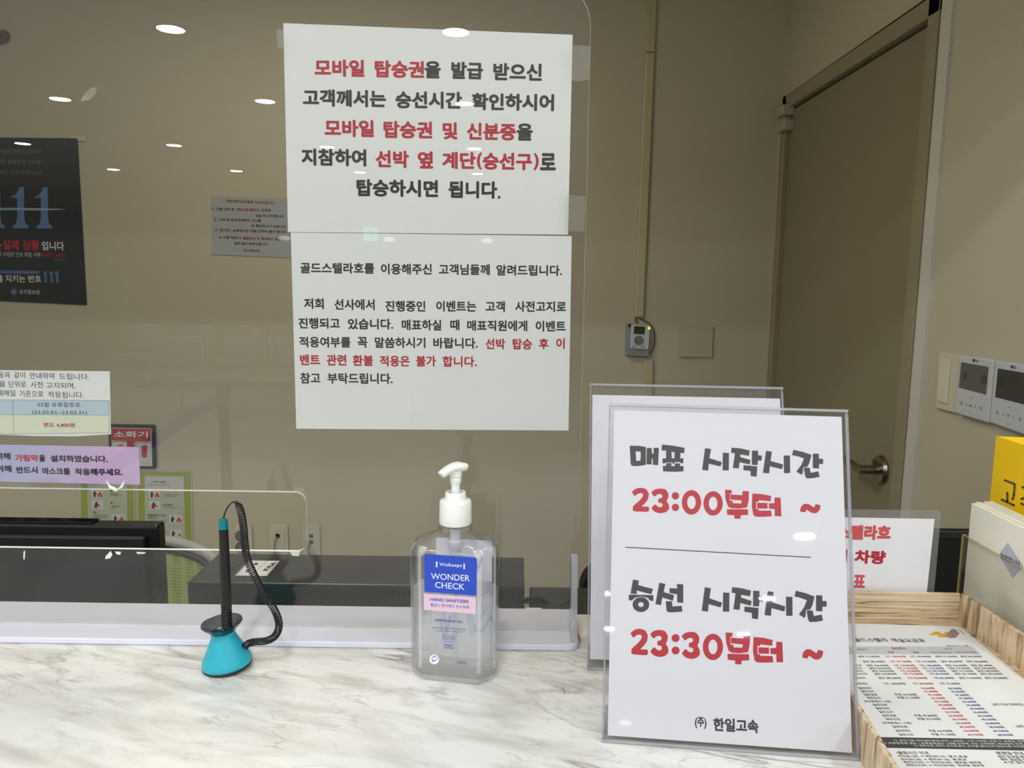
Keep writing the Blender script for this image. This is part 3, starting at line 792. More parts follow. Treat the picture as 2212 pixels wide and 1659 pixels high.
for i, p in enumerate(npth):
    t = i / (m - 1)
    wdt = (0.0040 if i == 0 else 0.0066 * (1 - 0.35 * t)) if i < 2 else 0.0070 * (1 - 0.42 * t) + 0.0006
    hgt = 0.0026 if i == 0 else (0.0050 if i < 3 else 0.0056 - 0.0014 * t)
    tg = np.array(npth[min(i + 1, m - 1)]) - np.array(npth[max(i - 1, 0)]); tg /= np.linalg.norm(tg)
    sd = np.cross(tg, (0, 0, 1)); sd /= np.linalg.norm(sd); uu = np.cross(sd, tg)
    loop = []
    for k in range(20):
        a = 2 * PI * k / 20; ca, sa = math.cos(a), math.sin(a)
        hh = hgt * (sa if sa < 0 else sa * (0.9 - 0.3 * (1 - abs(ca))))
        loop.append(np.array(p) + sd * ca * wdt + uu * hh)
    nl.append(loop)
MB().loft(nl).obj('nozzle', M_pump, bot, smooth=50)
MB().lathe([(0.0055, 0), (0.0052, -0.012), (0.0078, -0.013), (0.0078, -0.018), (0.0062, -0.021), (0.0055, -0.045)], (c0[0], c0[1], zn + 0.003), 24).obj('pump_chamber', pmat('milky_plastic', (206, 206, 214), 0.4), bot, smooth=30)
MB().lathe([(0.0022, 0), (0.0022, 0.10)], (c0[0] + 0.001, c0[1], CT + 0.008), 12).obj('dip_tube', acrylic('tube_plastic', tint=(0.85, 0.85, 0.88), haze=0.2), bot, smooth=30)

# ------------------------------------------------------------------ the two A4 sign stands
def sign_stand(anchor_px, yaw, lean, W, Lh, label, name='sign_stand'):
    A0 = onz(anchor_px[0], anchor_px[1], CT); A0 = A0 + np.array([0, 0, 0.0005])
    U = np.array([math.cos(yaw), math.sin(yaw), 0]); B = np.cross((0, 0, 1), U)
    V = np.array([0, 0, 1]) * math.cos(lean) + B * math.sin(lean)
    t = thing(name, A0, label, 'sign')
    sh = Sheet(A0, U, V, t, lift=0.0002)
    return t, sh, A0, U, V, B
def slab(sh, u0, u1, v0, v1, n0, n1, r, name, mats, parent, rs=None):
    q = rrect(u0, u1, v0, v1, r, 5, rs=rs)
    mb = MB(); mb.hexa([sh.w(u, v, n1) for u, v in q], [sh.w(u, v, n0) for u, v in q], 0, 1)
    return mb.obj(name, mats, parent)
def build_stand(t, sh, W, Lh, A0, U, B, mt=0.006, ml=0.006, mb_=0.009):
    Cl = [M_clear2, M_edge2]
    slab(sh, 0, W, 0, Lh, 0.0, 0.002, 0.004, 'front_plate', Cl, t, rs=(0, 0, 0.004, 0.004))
    slab(sh, 0, W, 0.0, Lh - 0.001, -0.0048, -0.0028, 0.004, 'back_plate', Cl, t, rs=(0, 0, 0.004, 0.004))
    # foot running back over the counter
    q = [(0, -0.001), (W, -0.001), (W - 0.004, 0.055), (0.004, 0.055)]
    fb = MB(); f0 = [A0 + U * a + B * b + np.array([0, 0, 0.0026]) for a, b in q]; f1 = [A0 + U * a + B * b for a, b in q]
    fb.hexa(f0, f1, 0, 1); fb.obj('foot', Cl, t)
    slab(sh, 0, W, Lh, Lh + 0.0022, -0.0048, 0.002, 0, 'top_bend', [M_edge2, M_edge2], t, rs=(0, 0, 0, 0))
    slab(sh, 0.0, 0.0016, 0.0, Lh, -0.0028, 0.0, 0, 'side_weld', [M_edge2, M_edge2], t, rs=(0, 0, 0, 0))
    slab(sh, W - 0.0016, W, 0.0, Lh, -0.0028, 0.0, 0, 'side_weld', [M_edge2, M_edge2], t, rs=(0, 0, 0, 0))
    slab(sh, ml - 0.001, W - ml + 0.001, mb_ - 0.004, Lh - mt, -0.0016, -0.0012, 0, 'insert_sheet', M_paper2, t, rs=(0, 0, 0, 0))

st2, sh2, A2, U2, V2, B2 = sign_stand((1268, 1447), math.radians(-3), math.radians(20), 0.212, 0.3, 'rear clear sign stand with a blank white sheet, half hidden behind the front one')
build_stand(st2, sh2, 0.210, 0.298, A2, U2, B2, mt=0.010, ml=0.004, mb_=0.014)
st1, sh1, A1, U1, V1, B1 = sign_stand((1300, 1603), math.radians(-5.6), math.radians(17.7), 0.214, 0.295, 'front clear sign stand with large ticketing and boarding times in black and red')
build_stand(st1, sh1, 0.214, 0.294, A1, U1, B1, mt=0.004, ml=0.006, mb_=0.009)
ts = Sheet(sh1.w(0, 0, -0.0011), U1, V1, st1, lift=0.00015)
Z1, Z3 = (1340, 940, 4.8087), (1340, 1230, 4.8087)
GK = (62, 64, 66); GR = (196, 44, 58)
ts.zoom = Z1
def P(pts, col, holes=(), smooth=False): ts.poly(pts, col, holes, part='lettering', smooth=smooth)
P([(98, 110), (180, 110), (265, 122), (264, 300), (258, 310), (200, 318), (140, 322), (118, 314), (108, 300)], GK, [[(158, 168), (212, 170), (210, 262), (166, 270)]])
P([(275, 133), (325, 134), (328, 192), (346, 192), (345, 131), (400, 132), (392, 310), (338, 308), (338, 245), (325, 245), (325, 303), (270, 302)], GK)
P([(432, 98), (540, 108), (668, 132), (662, 188), (625, 182), (622, 242), (655, 240), (652, 292), (625, 290), (622, 280), (562, 280), (560, 297), (542, 297), (540, 283), (478, 283), (466, 290), (438, 293), (438, 242), (475, 242), (475, 160), (428, 158)], GK, [[(530, 172), (565, 178), (562, 240), (535, 242)]])
P([(478, 290), (530, 290), (530, 322), (566, 322), (568, 292), (620, 295), (620, 322), (656, 320), (655, 375), (560, 380), (445, 375), (442, 320), (474, 320)], GK)
SIJAK = [[(880, 135), (942, 145), (925, 240), (1055, 280), (1040, 325), (918, 295), (912, 368), (850, 360)],
         [(1065, 183), (1128, 185), (1126, 365), (1062, 364)],
         [(1156, 130), (1250, 138), (1345, 160), (1335, 214), (1245, 200), (1245, 228), (1352, 258), (1343, 304), (1238, 280), (1230, 345), (1168, 340), (1180, 265), (1190, 187), (1150, 182)],
         [(1367, 160), (1430, 162), (1432, 210), (1470, 212), (1468, 264), (1430, 262), (1425, 310), (1366, 307)],
         [(1280, 312), (1422, 325), (1415, 432), (1354, 424), (1354, 372), (1278, 362)],
         [(1514, 162), (1574, 172), (1560, 268), (1690, 305), (1680, 353), (1552, 322), (1545, 397), (1482, 390)],
         [(1697, 212), (1762, 212), (1763, 393), (1700, 393)],
         [(1797, 152), (1900, 175), (1985, 205), (1962, 290), (1940, 330), (1898, 335), (1895, 385), (1885, 412), (1828, 378), (1880, 310), (1908, 240), (1840, 218), (1784, 207)],
         [(2000, 192), (2062, 193), (2064, 246), (2106, 246), (2106, 298), (2064, 300), (2064, 345), (2000, 342)],
         [(1905, 340), (1965, 338), (1978, 392), (2056, 376), (2070, 432), (2000, 446), (1935, 448), (1922, 430), (1915, 400)]]
for g in SIJAK: P(g, GK)
TWO = [(118, 590), (160, 556), (215, 545), (270, 560), (298, 610), (288, 665), (255, 708), (215, 742), (298, 742), (297, 797), (130, 790), (130, 738), (200, 680), (232, 640), (238, 612), (215, 600), (180, 608), (150, 635)]
THREE = [(318, 597), (355, 565), (412, 553), (470, 562), (500, 605), (498, 650), (478, 685), (503, 720), (506, 770), (470, 802), (412, 812), (355, 795), (320, 760), (360, 715), (390, 742), (418, 752), (440, 735), (438, 712), (420, 702), (394, 702), (394, 660), (425, 655), (440, 635), (430, 615), (405, 610), (380, 618), (355, 640)]
BU = [[(1087, 568), (1156, 570), (1157, 606), (1136, 608), (1136, 680), (1165, 684), (1170, 708), (1255, 710), (1262, 690), (1262, 678), (1142, 668), (1142, 616), (1268, 624), (1270, 580), (1336, 584), (1332, 680), (1315, 750), (1230, 762), (1150, 758), (1118, 740), (1092, 660)],
      [(1107, 770), (1325, 770), (1327, 828), (1250, 832), (1248, 868), (1184, 866), (1184, 832), (1110, 826)],
      [(1372, 606), (1470, 612), (1567, 632), (1560, 686), (1440, 674), (1436, 690), (1410, 692), (1412, 766), (1438, 772), (1440, 784), (1565, 784), (1573, 842), (1480, 848), (1410, 846), (1382, 828), (1366, 740)],
      [(1420, 703), (1528, 704), (1528, 762), (1424, 762)],
      [(1602, 647), (1664, 650), (1672, 842), (1604, 840), (1604, 768), (1545, 762), (1542, 710), (1602, 706)]]
TIL = [(1866, 795), (1875, 745), (1905, 715), (1950, 712), (1985, 735), (2012, 750), (2022, 735), (2028, 715), (2082, 730), (2070, 780), (2035, 810), (1990, 808), (1955, 785), (1935, 772), (1926, 785), (1926, 800)]
def rnd(pts, k=1):
    """one pass of corner cutting keeps the strokes soft"""
    for _ in range(k):
        o = []
        n = len(pts)
        for i in range(n):
            a, b = np.array(pts[i], float), np.array(pts[(i + 1) % n], float)
            o += [tuple(a * 0.86 + b * 0.14), tuple(a * 0.14 + b * 0.86)]
        pts = o
    return pts
def oval(cx, cy, rx, ry, n=36): return [(cx + rx * math.cos(2 * PI * i / n), cy + ry * math.sin(2 * PI * i / n)) for i in range(n)]
P(rnd(TWO, 2), GR); P(rnd(THREE, 2), GR)
for c_ in ((572, 630), (572, 750)): P(oval(*c_, 38, 38), GR)
P(oval(739, 698, 100, 127), GR, [oval(739, 698, 45, 70)]); P(oval(964, 709, 100, 126), GR, [oval(964, 709, 45, 70)])
for g in BU: P(g, GR)
P(rnd(TIL, 1), GR)
ts.zoom = Z3
f1 = lambda pts: [(846 + (x - 850) * 1.032, 20.2 + 1.088 * y + 0.0195 * x) for x, y in pts]
f2 = lambda pts: [(103 + (x - 118) * 1.0216, 13.3 + 1.096 * y + 0.01765 * x) for x, y in pts]
P([(132, 105), (193, 116), (185, 163), (338, 203), (322, 258), (170, 218), (170, 256), (107, 250)], GK)
P([(88, 262), (343, 268), (343, 326), (310, 325), (285, 295), (215, 280), (150, 293), (120, 322), (88, 320)], GK)
P(oval(214, 365, 86, 77), GK, [oval(214, 365, 29, 26)])
P([(405, 138), (467, 150), (450, 235), (558, 268), (545, 325), (435, 290), (422, 370), (365, 360)], GK)
P([(588, 152), (653, 155), (653, 348), (590, 342), (590, 258), (512, 245), (510, 195), (590, 198)], GK)
P([(472, 332), (535, 330), (540, 385), (638, 378), (645, 437), (560, 445), (500, 445), (480, 428)], GK)
for g in SIJAK: P(f1(g), GK)
P(f2(rnd(TWO, 2)), GR); P(f2(rnd(THREE, 2)), GR)
P([(x + 327, y + 20) for x, y in f2(rnd(THREE, 2))], GR)
for c_ in ((574, 713), (574, 842)): P(oval(*c_, 41, 41), GR)
P(oval(962, 805, 105, 137), GR, [oval(962, 805, 47, 76)])
for g in BU: P(f2(g), GR)
P(f2(rnd(TIL, 1)), GR)
ts.zoom = (0, 0, 1)
ts.line(1351, 1182, 1752, 1204, 1.8, (50, 55, 90), part='rule_line')
ts.text('(주)', 1501, 1573, 1526, 1575, 25, GK, 0.03)
ts.text('한일고속', 1541, 1579, 1639, 1584, 29, GK, 0.035)

# ------------------------------------------------------------------ wooden tray with the price list
TZ = 1.0885
tr = thing('paper_tray', (0.41, 0.7, CT), 'wood-grain cardboard tray holding the printed price list', 'tray')
IN = dict(RL=(0.306, 0.866), RR=(0.5235, 0.861), FR=(0.530, 0.545), LM=(0.3015, 0.64), FL=(0.290, 0.530))
th = 0.0045
def wall(a, b, z0, z1, outn, name, mat, top=None):
    a = np.array(a); b = np.array(b); d = b - a; d /= np.linalg.norm(d); n = np.array((d[1], -d[0])) * outn * th
    q0 = [(*a, z0), (*b, z0), (*b, z1), (*a, z1)]; q1 = [(*(a + n), z0), (*(b + n), z0), (*(b + n), z1), (*(a + n), z1)]
    MB().hexa(q0, q1).obj(name, mat, tr, bevel=0.0006, seg=1)
wall(IN['RL'], IN['RR'], CT + 0.0005, TZ, -1, 'rear_side', M_wood_x)
wall(IN['RR'], (IN['FR'][0], IN['FR'][1]), CT + 0.0005, TZ + 0.001, -1, 'right_side', M_wood_z)
wall(IN['LM'], IN['RL'], CT + 0.0005, TZ, -1, 'left_side', M_wood_z)
wall(IN['FL'], IN['LM'], CT + 0.0005, TZ, -1, 'left_side', M_wood_z)
wall(IN['FR'], IN['FL'], CT + 0.0005, TZ - 0.002, -1, 'front_side', M_wood_x)
q = [IN['RL'], IN['RR'], IN['FR'], IN['FL'], IN['LM']]
MB().hexa([(x, y, CT + 0.0025) for x, y in q], [(x, y, CT + 0.0004) for x, y in q]).obj('tray_floor', M_wood_x, tr)

pl = thing('price_list', (0.41, 0.7, CT + 0.004), 'printed price list with rows of small figures lying in the wood-grain tray', 'paper')
pz = CT + 0.0050
TR_ = onz(2071, 1353, pz); TRp = onz(2212, 1469, pz)
dd = (TRp - TR_); dd /= np.linalg.norm(dd); lf = np.array([dd[1], -dd[0], 0]);
if lf[0] > 0: lf = -lf
PU = -lf; PV = -dd
ps = Sheet((0, 0, pz), PU, PV, pl, lift=0.00012)
cor = [TR_ + lf * 0.21, TR_, TR_ + dd * 0.297, TR_ + dd * 0.297 + lf * 0.21]
MB().hexa([c + (0, 0, 0) for c in cor], [c - np.array((0, 0, 0.0003)) for c in cor]).obj('sheet', M_paper, pl)
cor2 = [c + np.array((0.0015, -0.003, -0.0004)) for c in cor]
stk = MB().hexa(cor2, [c - np.array((0, 0, 0.0015)) for c in cor2]).obj('price_list', M_paper, loc=cor2[0])
tag(stk, 'thin pile of blank-edged sheets just under the top price list in the tray', 'paper')
ps.zoom = (1840, 1340, 5.2016)
G1 = (70, 72, 76); RD = (196, 40, 62); BU_ = (58, 66, 140)
ps.poly([(-600, 292), (1352, 295), (1450, 382), (-600, 380)], (196, 198, 200), part='header_band')
ps.poly([(262, 1312), (2560, 1352), (2700, 1480), (318, 1432)], (62, 66, 66), part='dark_band')
ps.poly([(870, 170), (922, 128), (1005, 130), (988, 150), (1030, 150), (1050, 132), (1090, 133), (1042, 191), (958, 188), (988, 166), (935, 166)], (222, 172, 40), part='emblem')
ps.poly([(1090, 133), (1120, 98), (1160, 97), (1213, 150), (1160, 200), (1085, 202), (1100, 190), (1042, 191)], (160, 136, 132), part='emblem')
ps.line(1203, 106, 1268, 156, 6, (150, 120, 120))
rows = [('골드스텔라', 45, 425, 243, G1, 42, .012), ('객실요금표', 468, 845, 248, G1, 42, .012), ('2023.02.13. 시행', 1070, 1322, 296, G1, 18, 0), ('정상가', 75, 190, 340, G1, 22, 0), ('할인특가', 465, 628, 332, RD, 26, .012), ('비고', 1062, 1140, 334, G1, 20, 0),
        ('주중', 415, 480, 370, RD, 18, .01), ('주말', 698, 765, 372, BU_, 18, .01), ('객실 (1매)(요금)', 895, 1130, 372, G1, 18, 0), ('객실 (1매)(주말)', 1172, 1415, 370, G1, 18, 0)]
def R5(y, a, xs, big=22):
    for (t, x0, x1, c) in xs: rows.append((t, x0, x1, y, c, a, 0.012 if c is not G1 else 0.004))
R5(418, 20, [('실당 512,000원', 80, 322, G1), ('1인 128,000원', 388, 618, RD), ('1인 140,000원', 672, 898, BU_), ('실당 512,000원', 948, 1190, G1), ('실당 562,000원', 1230, 1470, G1)])
R5(476, 22, [('실당 382,000원', 132, 378, G1), ('1인 191,300원', 445, 678, RD), ('1인 210,300원', 732, 962, BU_), ('실당 382,000원', 1012, 1255, G1), ('실당 420,000원', 1298, 1538, G1)])
R5(520, 22, [('(3개)', 38, 122, G1), ('실당 256,000원', 175, 422, G1), ('1인 128,000원', 488, 722, RD), ('1인 140,600원', 778, 1010, BU_), ('실당 256,000원', 1062, 1308, G1), ('실당 281,300원', 1350, 1592, G1)])
R5(552, 22, [('(0개)', 35, 118, G1), ('실당 256,000원', 202, 450, G1), ('1인 113,500원', 520, 752, RD), ('1인 124,700원', 812, 1044, BU_), ('실당 227,000원', 1098, 1342, G1), ('실당 249,400원', 1384, 1630, G1)])
R5(583, 22, [('(38개)', 40, 135, G1), ('실당 640,000원', 232, 484, G1), ('1인 63,500원', 562, 778, RD), ('1인 69,750원', 854, 1068, BU_), ('실당 317,500원', 1132, 1376, G1), ('실당 348,500원', 1420, 1668, G1)])
R5(615, 22, [('1인(22개)', 35, 185, G1), ('실당 640,000원', 262, 514, G1), ('1인 73,500원', 592, 810, RD), ('1인 80,700원', 888, 1106, BU_), ('실당 367,500원', 1165, 1415, G1), ('실당 403,500원', 1456, 1704, G1)])
R5(662, 24, [('실(4인)', 40, 168, G1), ('실당 385,600원', 306, 564, G1), ('1인 78,500원', 640, 858, RD), ('1인 86,200원', 938, 1158, BU_), ('실당 314,000원', 1216, 1468, G1), ('실당 344,800원', 1508, 1762, G1)])
R5(725, 24, [('일반대인', 38, 188, G1), ('1인 128,000원', 372, 616, G1), ('1인 68,500원', 700, 924, RD), ('1인 75,200원', 1004, 1226, BU_)])
seq = [('일반대인', 85, '53,500원', 792, '58,700원', 1095, 776), ('일반소아', 115, '32,400원', 828, '35,550원', 1132, 812), ('일반경로', 148, '43,100원', 868, '47,300원', 1175, 850), ('제주도민', 182, '43,100원', 905, '47,300원', 1216, 887),
       ('장애등등(1~3급)', 150, '33,150원', 944, '36,300원', 1254, 926), ('일반단체', 248, '40,500원', 984, '44,400원', 1298, 964), ('일반대인', 282, '45,500원', 1022, '49,900원', 1340, 1004), ('일반소아', 318, '23,750원', 1062, '26,050원', 1378, 1044),
       ('일반경로', 354, '36,700원', 1100, '40,250원', 1425, 1085), ('제주도민', 392, '36,700원', 1142, '40,250원', 1468, 1125), ('장애등등(1~3급)', 356, '24,500원', 1182, '26,800원', 1510, 1168), ('일반단체', 466, '35,500원', 1226, '38,900원', 1554, 1210),
       ('일반대인', 502, '63,500원', 1270, '69,700원', 1602, 1254), ('일반소아', 540, '62,750원', 1316, '68,950원', 1650, 1298)]
for i, (a, xa, b, xb, c, xc, y) in enumerate(seq):
    wd = 145 + i * 1.8; lw = wd if '1~3' not in a else 2.0 * wd
    rows.append((a, xa, xa + lw, y, G1, 24, 0.004)); rows.append((b, xb, xb + wd + 3, y + 2, RD, 24, 0.014)); rows.append((c, xc, xc + wd + 5, y + 4, BU_, 24, 0.012))
for (t, a, b, y) in (('주중 64,750원', 492, 742, 850), ('주말 71,100원', 524, 776, 885), ('주중 47,500원', 712, 972, 1086), ('주말 52,100원', 748, 1008, 1124), ('주중 64,750원', 874, 1140, 1258), ('주말 71,100원', 908, 1176, 1298), ('20인 이상 단체무임', 1592, 1935, 960), ('20인 이상', 1858, 2050, 1206), ('출항시간 안내', 535, 872, 1508), ('휴항일 안내', 1648, 1940, 1512)):
    rows.append((t, a, b, y, G1, 26 if y < 1400 else 34, 0.006))
for (t, a, b, y) in (('여수(01:20) → 제주(07:10) : 월,수,금,일', 535, 1308, 1545), ('여수(01:20) → 제주(07:10) : 화,목,토', 565, 1308, 1580), ('제주(15:30) → 여수(20:50) : 월요일~금요일', 592, 1465, 1612), ('제주(15:30) → 여수(20:50) : 토요일, 일요일', 625, 1500, 1645), ('매주 토요일 제주', 1660, 1990, 1548), ('매주 일요일 여수', 1690, 2020, 1580), ('※ 단 임시', 1725, 1960, 1612)):
    rows.append((t, a, b, y, G1, 28, 0.006))
for (t, x0, x1, y, c, h_, bd) in rows: ps.text(t, x0, y, x1, y + (x1 - x0) * 0.004, h_, c, bd, layer=2)
for (t, a, b, y) in (('○ 성인기준 터미널이용료(성인 1,500원 / 소아 750원) 포함 ○ 공휴일, 연휴', 485, 1960, 1366), ('○ 유류할증료 별도 / 유류할증료는 1개월 단위로 사전 고지되며, 탑승일과 관계', 362, 1930, 1394), ('○ 제주도민, 복지, 국가유공자, 군우불 할인고객 증빙서류 미지참', 712, 1950, 1424)):
    ps.text(t, a, y, b, y + 10, 24, WHT, 0.01, layer=2)
ps.line(500, 1478, 522, 1500, 8, (210, 130, 90)); ps.line(1612, 1480, 1636, 1502, 8, (210, 130, 90))

# ------------------------------------------------------------------ laminated card behind the tray
lm = thing('laminated_card', (0.45, 0.8725, CT), 'laminated white card with rounded clear border and red lettering behind the wooden tray', 'sign')
ls = upright(lm, 0.8715, lift=0.0002)
lr = ony(2034, 1103, 0.8715); lb = ony(2019, 1121, 0.8715)
q = rrect(0.285, lr[0], CT + 0.0005, lr[2], 0.007, 5, rs=(0.006, 0.006, 0.006, 0.006))
MB().hexa([(x, 0.8718, z) for x, z in q], [(x, 0.8724, z) for x, z in q]).obj('laminate', acrylic('laminate_film', tint=(0.85, 0.85, 0.84), rough=0.12, haze=0.10), lm)
q = [(0.293, lb[2] + 0.0007), (lb[0], lb[2]), (lb[0] - 0.002, CT + 0.009), (0.293, CT + 0.009)]
MB().hexa([(x, 0.8716, z) for x, z in q], [(x, 0.87175, z) for x, z in q]).obj('card', M_paper2, lm)
ls.zoom = (1780, 1080, 5.12)
RR1, RR2 = (208, 84, 88), (184, 30, 52)
ls.text('골드스텔라호', -165, 436, 733, 445, 165, RR1, 0.06)
ls.text('차량', 330, 700, 675, 712, 150, RR2, 0.045); ls.text('선적', -120, 692, 250, 698, 150, RR2, 0.045)
ls.text('표', 315, 970, 450, 974, 145, RR1, 0.045); ls.text('운임', -100, 962, 240, 968, 145, RR1, 0.045)

# ------------------------------------------------------------------ brochure holder, cards, yellow sign
HX = 0.5475
bh = thing('brochure_holder', (HX + 0.02, 0.83, CT), 'clear acrylic brochure holder with yellowed edges right of the wooden tray', 'holder')
M_hold = acrylic('holder_plastic', tint=(0.985, 0.985, 0.975)); M_hedge = pmat('yellowed_edge', (186, 168, 112), 0.3, noise=0.15, nscale=90)
hz = onx(2078, 1154, HX)[2]; hy1 = min(onx(2078, 1154, HX)[1], 0.925); hy0 = 0.735
def plate(x0, x1, y0, y1, z0, z1, name):
    mb = MB(); vs = [(x, y, z) for z in (z0, z1) for y in (y0, y1) for x in (x0, x1)]
    dims = (x1 - x0, y1 - y0, z1 - z0); k = dims.index(min(dims))
    fs = [((0, 2, 3, 1), 2), ((4, 5, 7, 6), 2), ((0, 1, 5, 4), 1), ((2, 6, 7, 3), 1), ((0, 4, 6, 2), 0), ((1, 3, 7, 5), 0)]
    b = 0; mb.v = vs
    for f_, ax in fs: mb.f.append(f_); mb.mi.append(0 if ax == k else 1)
    mb.obj(name, [M_hold, M_hedge], bh)
plate(HX, HX + 0.0022, hy0, hy1, CT + 0.003, hz, 'front_plate')
plate(HX + 0.0022, HX + 0.036, hy1 - 0.0022, hy1, CT + 0.003, hz, 'side_plate')
plate(HX + 0.0022, HX + 0.036, hy0, hy0 + 0.0022, CT + 0.003, hz, 'side_plate')
plate(HX + 0.036, HX + 0.0382, hy0, hy1, CT + 0.003, hz + 0.035, 'back_plate')
plate(HX, HX + 0.0382, hy0, hy1, CT + 0.0005, CT + 0.003, 'base_plate')

cz = onx(2099, 1087, HX + 0.004)[2]; cy1 = onx(2099, 1087, HX + 0.004)[1]
cardm = pmat('cream_card', (246, 244, 232), 0.7, noise=0.01)
for i in range(5):
    x0 = HX + 0.004 + i * 0.0058; e = -0.0012 * i
    c_ = thing('brochure_card', (x0, cy1 - 0.08, CT + 0.0032), ['front white card in the brochure holder, with a pale diamond and black lettering', 'cream card directly behind the front one in the brochure holder', 'cream card in the middle of the brochure holder', 'cream card second from the back of the brochure holder', 'rearmost cream card in the brochure holder, nearest the yellow sign'][i], 'card', 'cards in the brochure holder')
    yb = min(cy1 - e * 2, hy1 - 0.003)
    MB().box(x0, x0 + 0.0035, hy0 + 0.006, yb, CT + 0.0032, cz + [0, 0.0012, 0.0003, 0.0015, 0.002][i]).obj('card', cardm, c_)
    if i == 0:
        cs = Sheet((x0 - 0.00015, 0, 0), (0, -1, 0), (0, 0, 1), c_, zoom=(1780, 1080, 5.12), lift=0.00015)
        cs.poly([(2030, 470), (2205, 735), (2085, 865), (1935, 605)], (190, 198, 212), part='printed_diamond')
        cs.text('불편합니다', 1952, 640, 2168, 738, 56, BLK, 0.005, layer=2)

YX = HX + 0.046
yt = onx(2148, 941, YX); yl = onx(2135, 1085, YX)
ys = thing('yellow_sign', (YX, yt[1], CT), 'yellow folded tent sign with grey rounded lettering behind the cream cards', 'sign')
M_yel = pmat('yellow_card', (252, 208, 16), 0.45, noise=0.02)
yy = min(yt[1], 0.935)
q0 = [(YX, yy, CT), (YX + 0.002, yy - 0.17, CT), (YX + 0.002, yy - 0.17, yt[2]), (YX, yy, yt[2])]
q1 = [(a + 0.0016, b, c) for a, b, c in q0]
MB().hexa(q0, q1).obj('front_panel', M_yel, ys)
q0 = [(YX + 0.0018, yy, CT), (YX + 0.12, yy - 0.02, CT), (YX + 0.12, yy - 0.02, yt[2]), (YX + 0.0018, yy, yt[2])]
MB().hexa(q0, [(a, b - 0.0016, c) for a, b, c in q0]).obj('rear_panel', M_yel, ys)
ysx = Sheet((YX - 0.0002, 0, 0), (0, -1, 0), (0, 0, 1), ys, zoom=(2000, 900, 3.316), lift=0.0002)
YG = (92, 84, 66)
def stroke(sh, pts, wd, col):
    pp = [np.array(p, float) for p in pts]
    for i in range(len(pp) - 1): sh.line(*pp[i], *pp[i + 1], wd, col, part='lettering')
    for p in pp: sh.ell(p[0], p[1], wd / 2, wd / 2, col, part='lettering', n=12)
stroke(ysx, [(566, 455), (636, 483), (630, 560), (621, 592)], 13, YG)
stroke(ysx, [(583, 545), (583, 606)], 13, YG); stroke(ysx, [(544, 594), (630, 634)], 14, YG)
stroke(ysx, [(692, 505), (740, 525), (730, 570), (684, 590)], 13, YG); stroke(ysx, [(684, 622), (750, 655), (745, 700)], 13, YG)
stroke(ysx, [(768, 520), (768, 640)], 13, YG); stroke(ysx, [(768, 575), (800, 590)], 13, YG); stroke(ysx, [(802, 520), (802, 650)], 13, YG)

# ------------------------------------------------------------------ office things behind the screen
mo = thing('computer_monitor', (-0.8, 1.07, 0.76), 'black computer monitor seen from behind at the left edge', 'monitor')
mz = ony(200, 1134, 1.05)[2]; mx = ony(340, 1137, 1.05)[0]
mb = MB(); f0 = [(-1.10, 1.05, 0.83), (mx, 1.05, 0.83), (mx, 1.05, mz), (-1.10, 1.05, mz)]
mb.hexa(f0, [(x, 1.075, z) for x, _, z in f0]); mb.obj('casing', M_black, mo, bevel=0.004, seg=3)
f1_ = [(-1.085, 1.0395, 0.845), (mx - 0.016, 1.0395, 0.845), (mx - 0.016, 1.0395, mz - 0.014), (-1.085, 1.0395, mz - 0.014)]
MB().hexa(f1_, [(x, 1.051, z) for x, _, z in f1_]).obj('rear_cover', pmat('rear_cover_plastic', (26, 27, 30), 0.5, noise=0.12, nscale=120), mo, bevel=0.003, seg=2)
MB().box(-1.08, ony(205, 1130, 1.06)[0], 1.052, 1.072, mz - 0.002, mz + 0.003).obj('top_bar', pmat('gloss_black', (12, 12, 14), 0.1), mo, bevel=0.001, seg=1)
MB().box(-0.86, -0.78, 1.06, 1.085, 0.765, 0.86).obj('stand_neck', M_black, mo, bevel=0.003, seg=1)
MB().box(-0.94, -0.70, 0.99, 1.17, 0.7605, 0.768).obj('stand_base', M_black, mo, bevel=0.003, seg=1)

bx = thing('office_machine', (-0.27, 1.31, 0.76), 'wide dark grey flat-topped machine with a white barcode sticker behind the pen', 'machine')
bz = 0.93
a_ = onz(405, 1257, bz); b_ = onz(1133, 1268, bz); c_ = onz(1133, 1204, bz)
X0, X1, Y0, Y1 = a_[0], b_[0], (a_[1] + b_[1]) / 2, c_[1]
MB().box(X0, X1, Y0, Y1, 0.765, bz).obj('casing', M_darkgrey, bx, bevel=0.0022, seg=2)
for k in range(26):
    x = X1 - 0.02 - k * 0.0085
    MB().box(x, x + 0.0035, Y0 - 0.0006, Y0 + 0.002, bz - 0.022, bz - 0.008).obj('vent_slot', pmat('slot_black', (34, 34, 35), 0.7), bx)
for (x, y) in ((X0 + 0.03, Y0 + 0.02), (X1 - 0.03, Y0 + 0.02), (X0 + 0.03, Y1 - 0.02), (X1 - 0.03, Y1 - 0.02)):
    MB().lathe([(0.008, 0), (0.009, 0.005)], (x, y, 0.7601), 12).obj('rubber_foot', M_black, bx)
bs = Sheet((0, 0, bz + 0.0004), (1, 0, 0), (0, 1, 0), bx, zoom=(400, 1180, 8.508), lift=0.0003)
uvq = [bs.uv(*p) for p in ((1175, 262), (1735, 268), (1505, 543), (920, 535))]
MB().hexa([bs.w(u, v, 0) for u, v in uvq], [bs.w(u, v, -0.0003) for u, v in uvq]).obj('barcode_sticker', M_paper, bx)
for (a, b) in (((1120, 300), (960, 520)),): bs.line(a[0] + 60, a[1] - 28, b[0], b[1], 7, (60, 60, 62), part='sticker_print')
bs.line(1700, 282, 1500, 528, 7, (60, 60, 62), part='sticker_print')
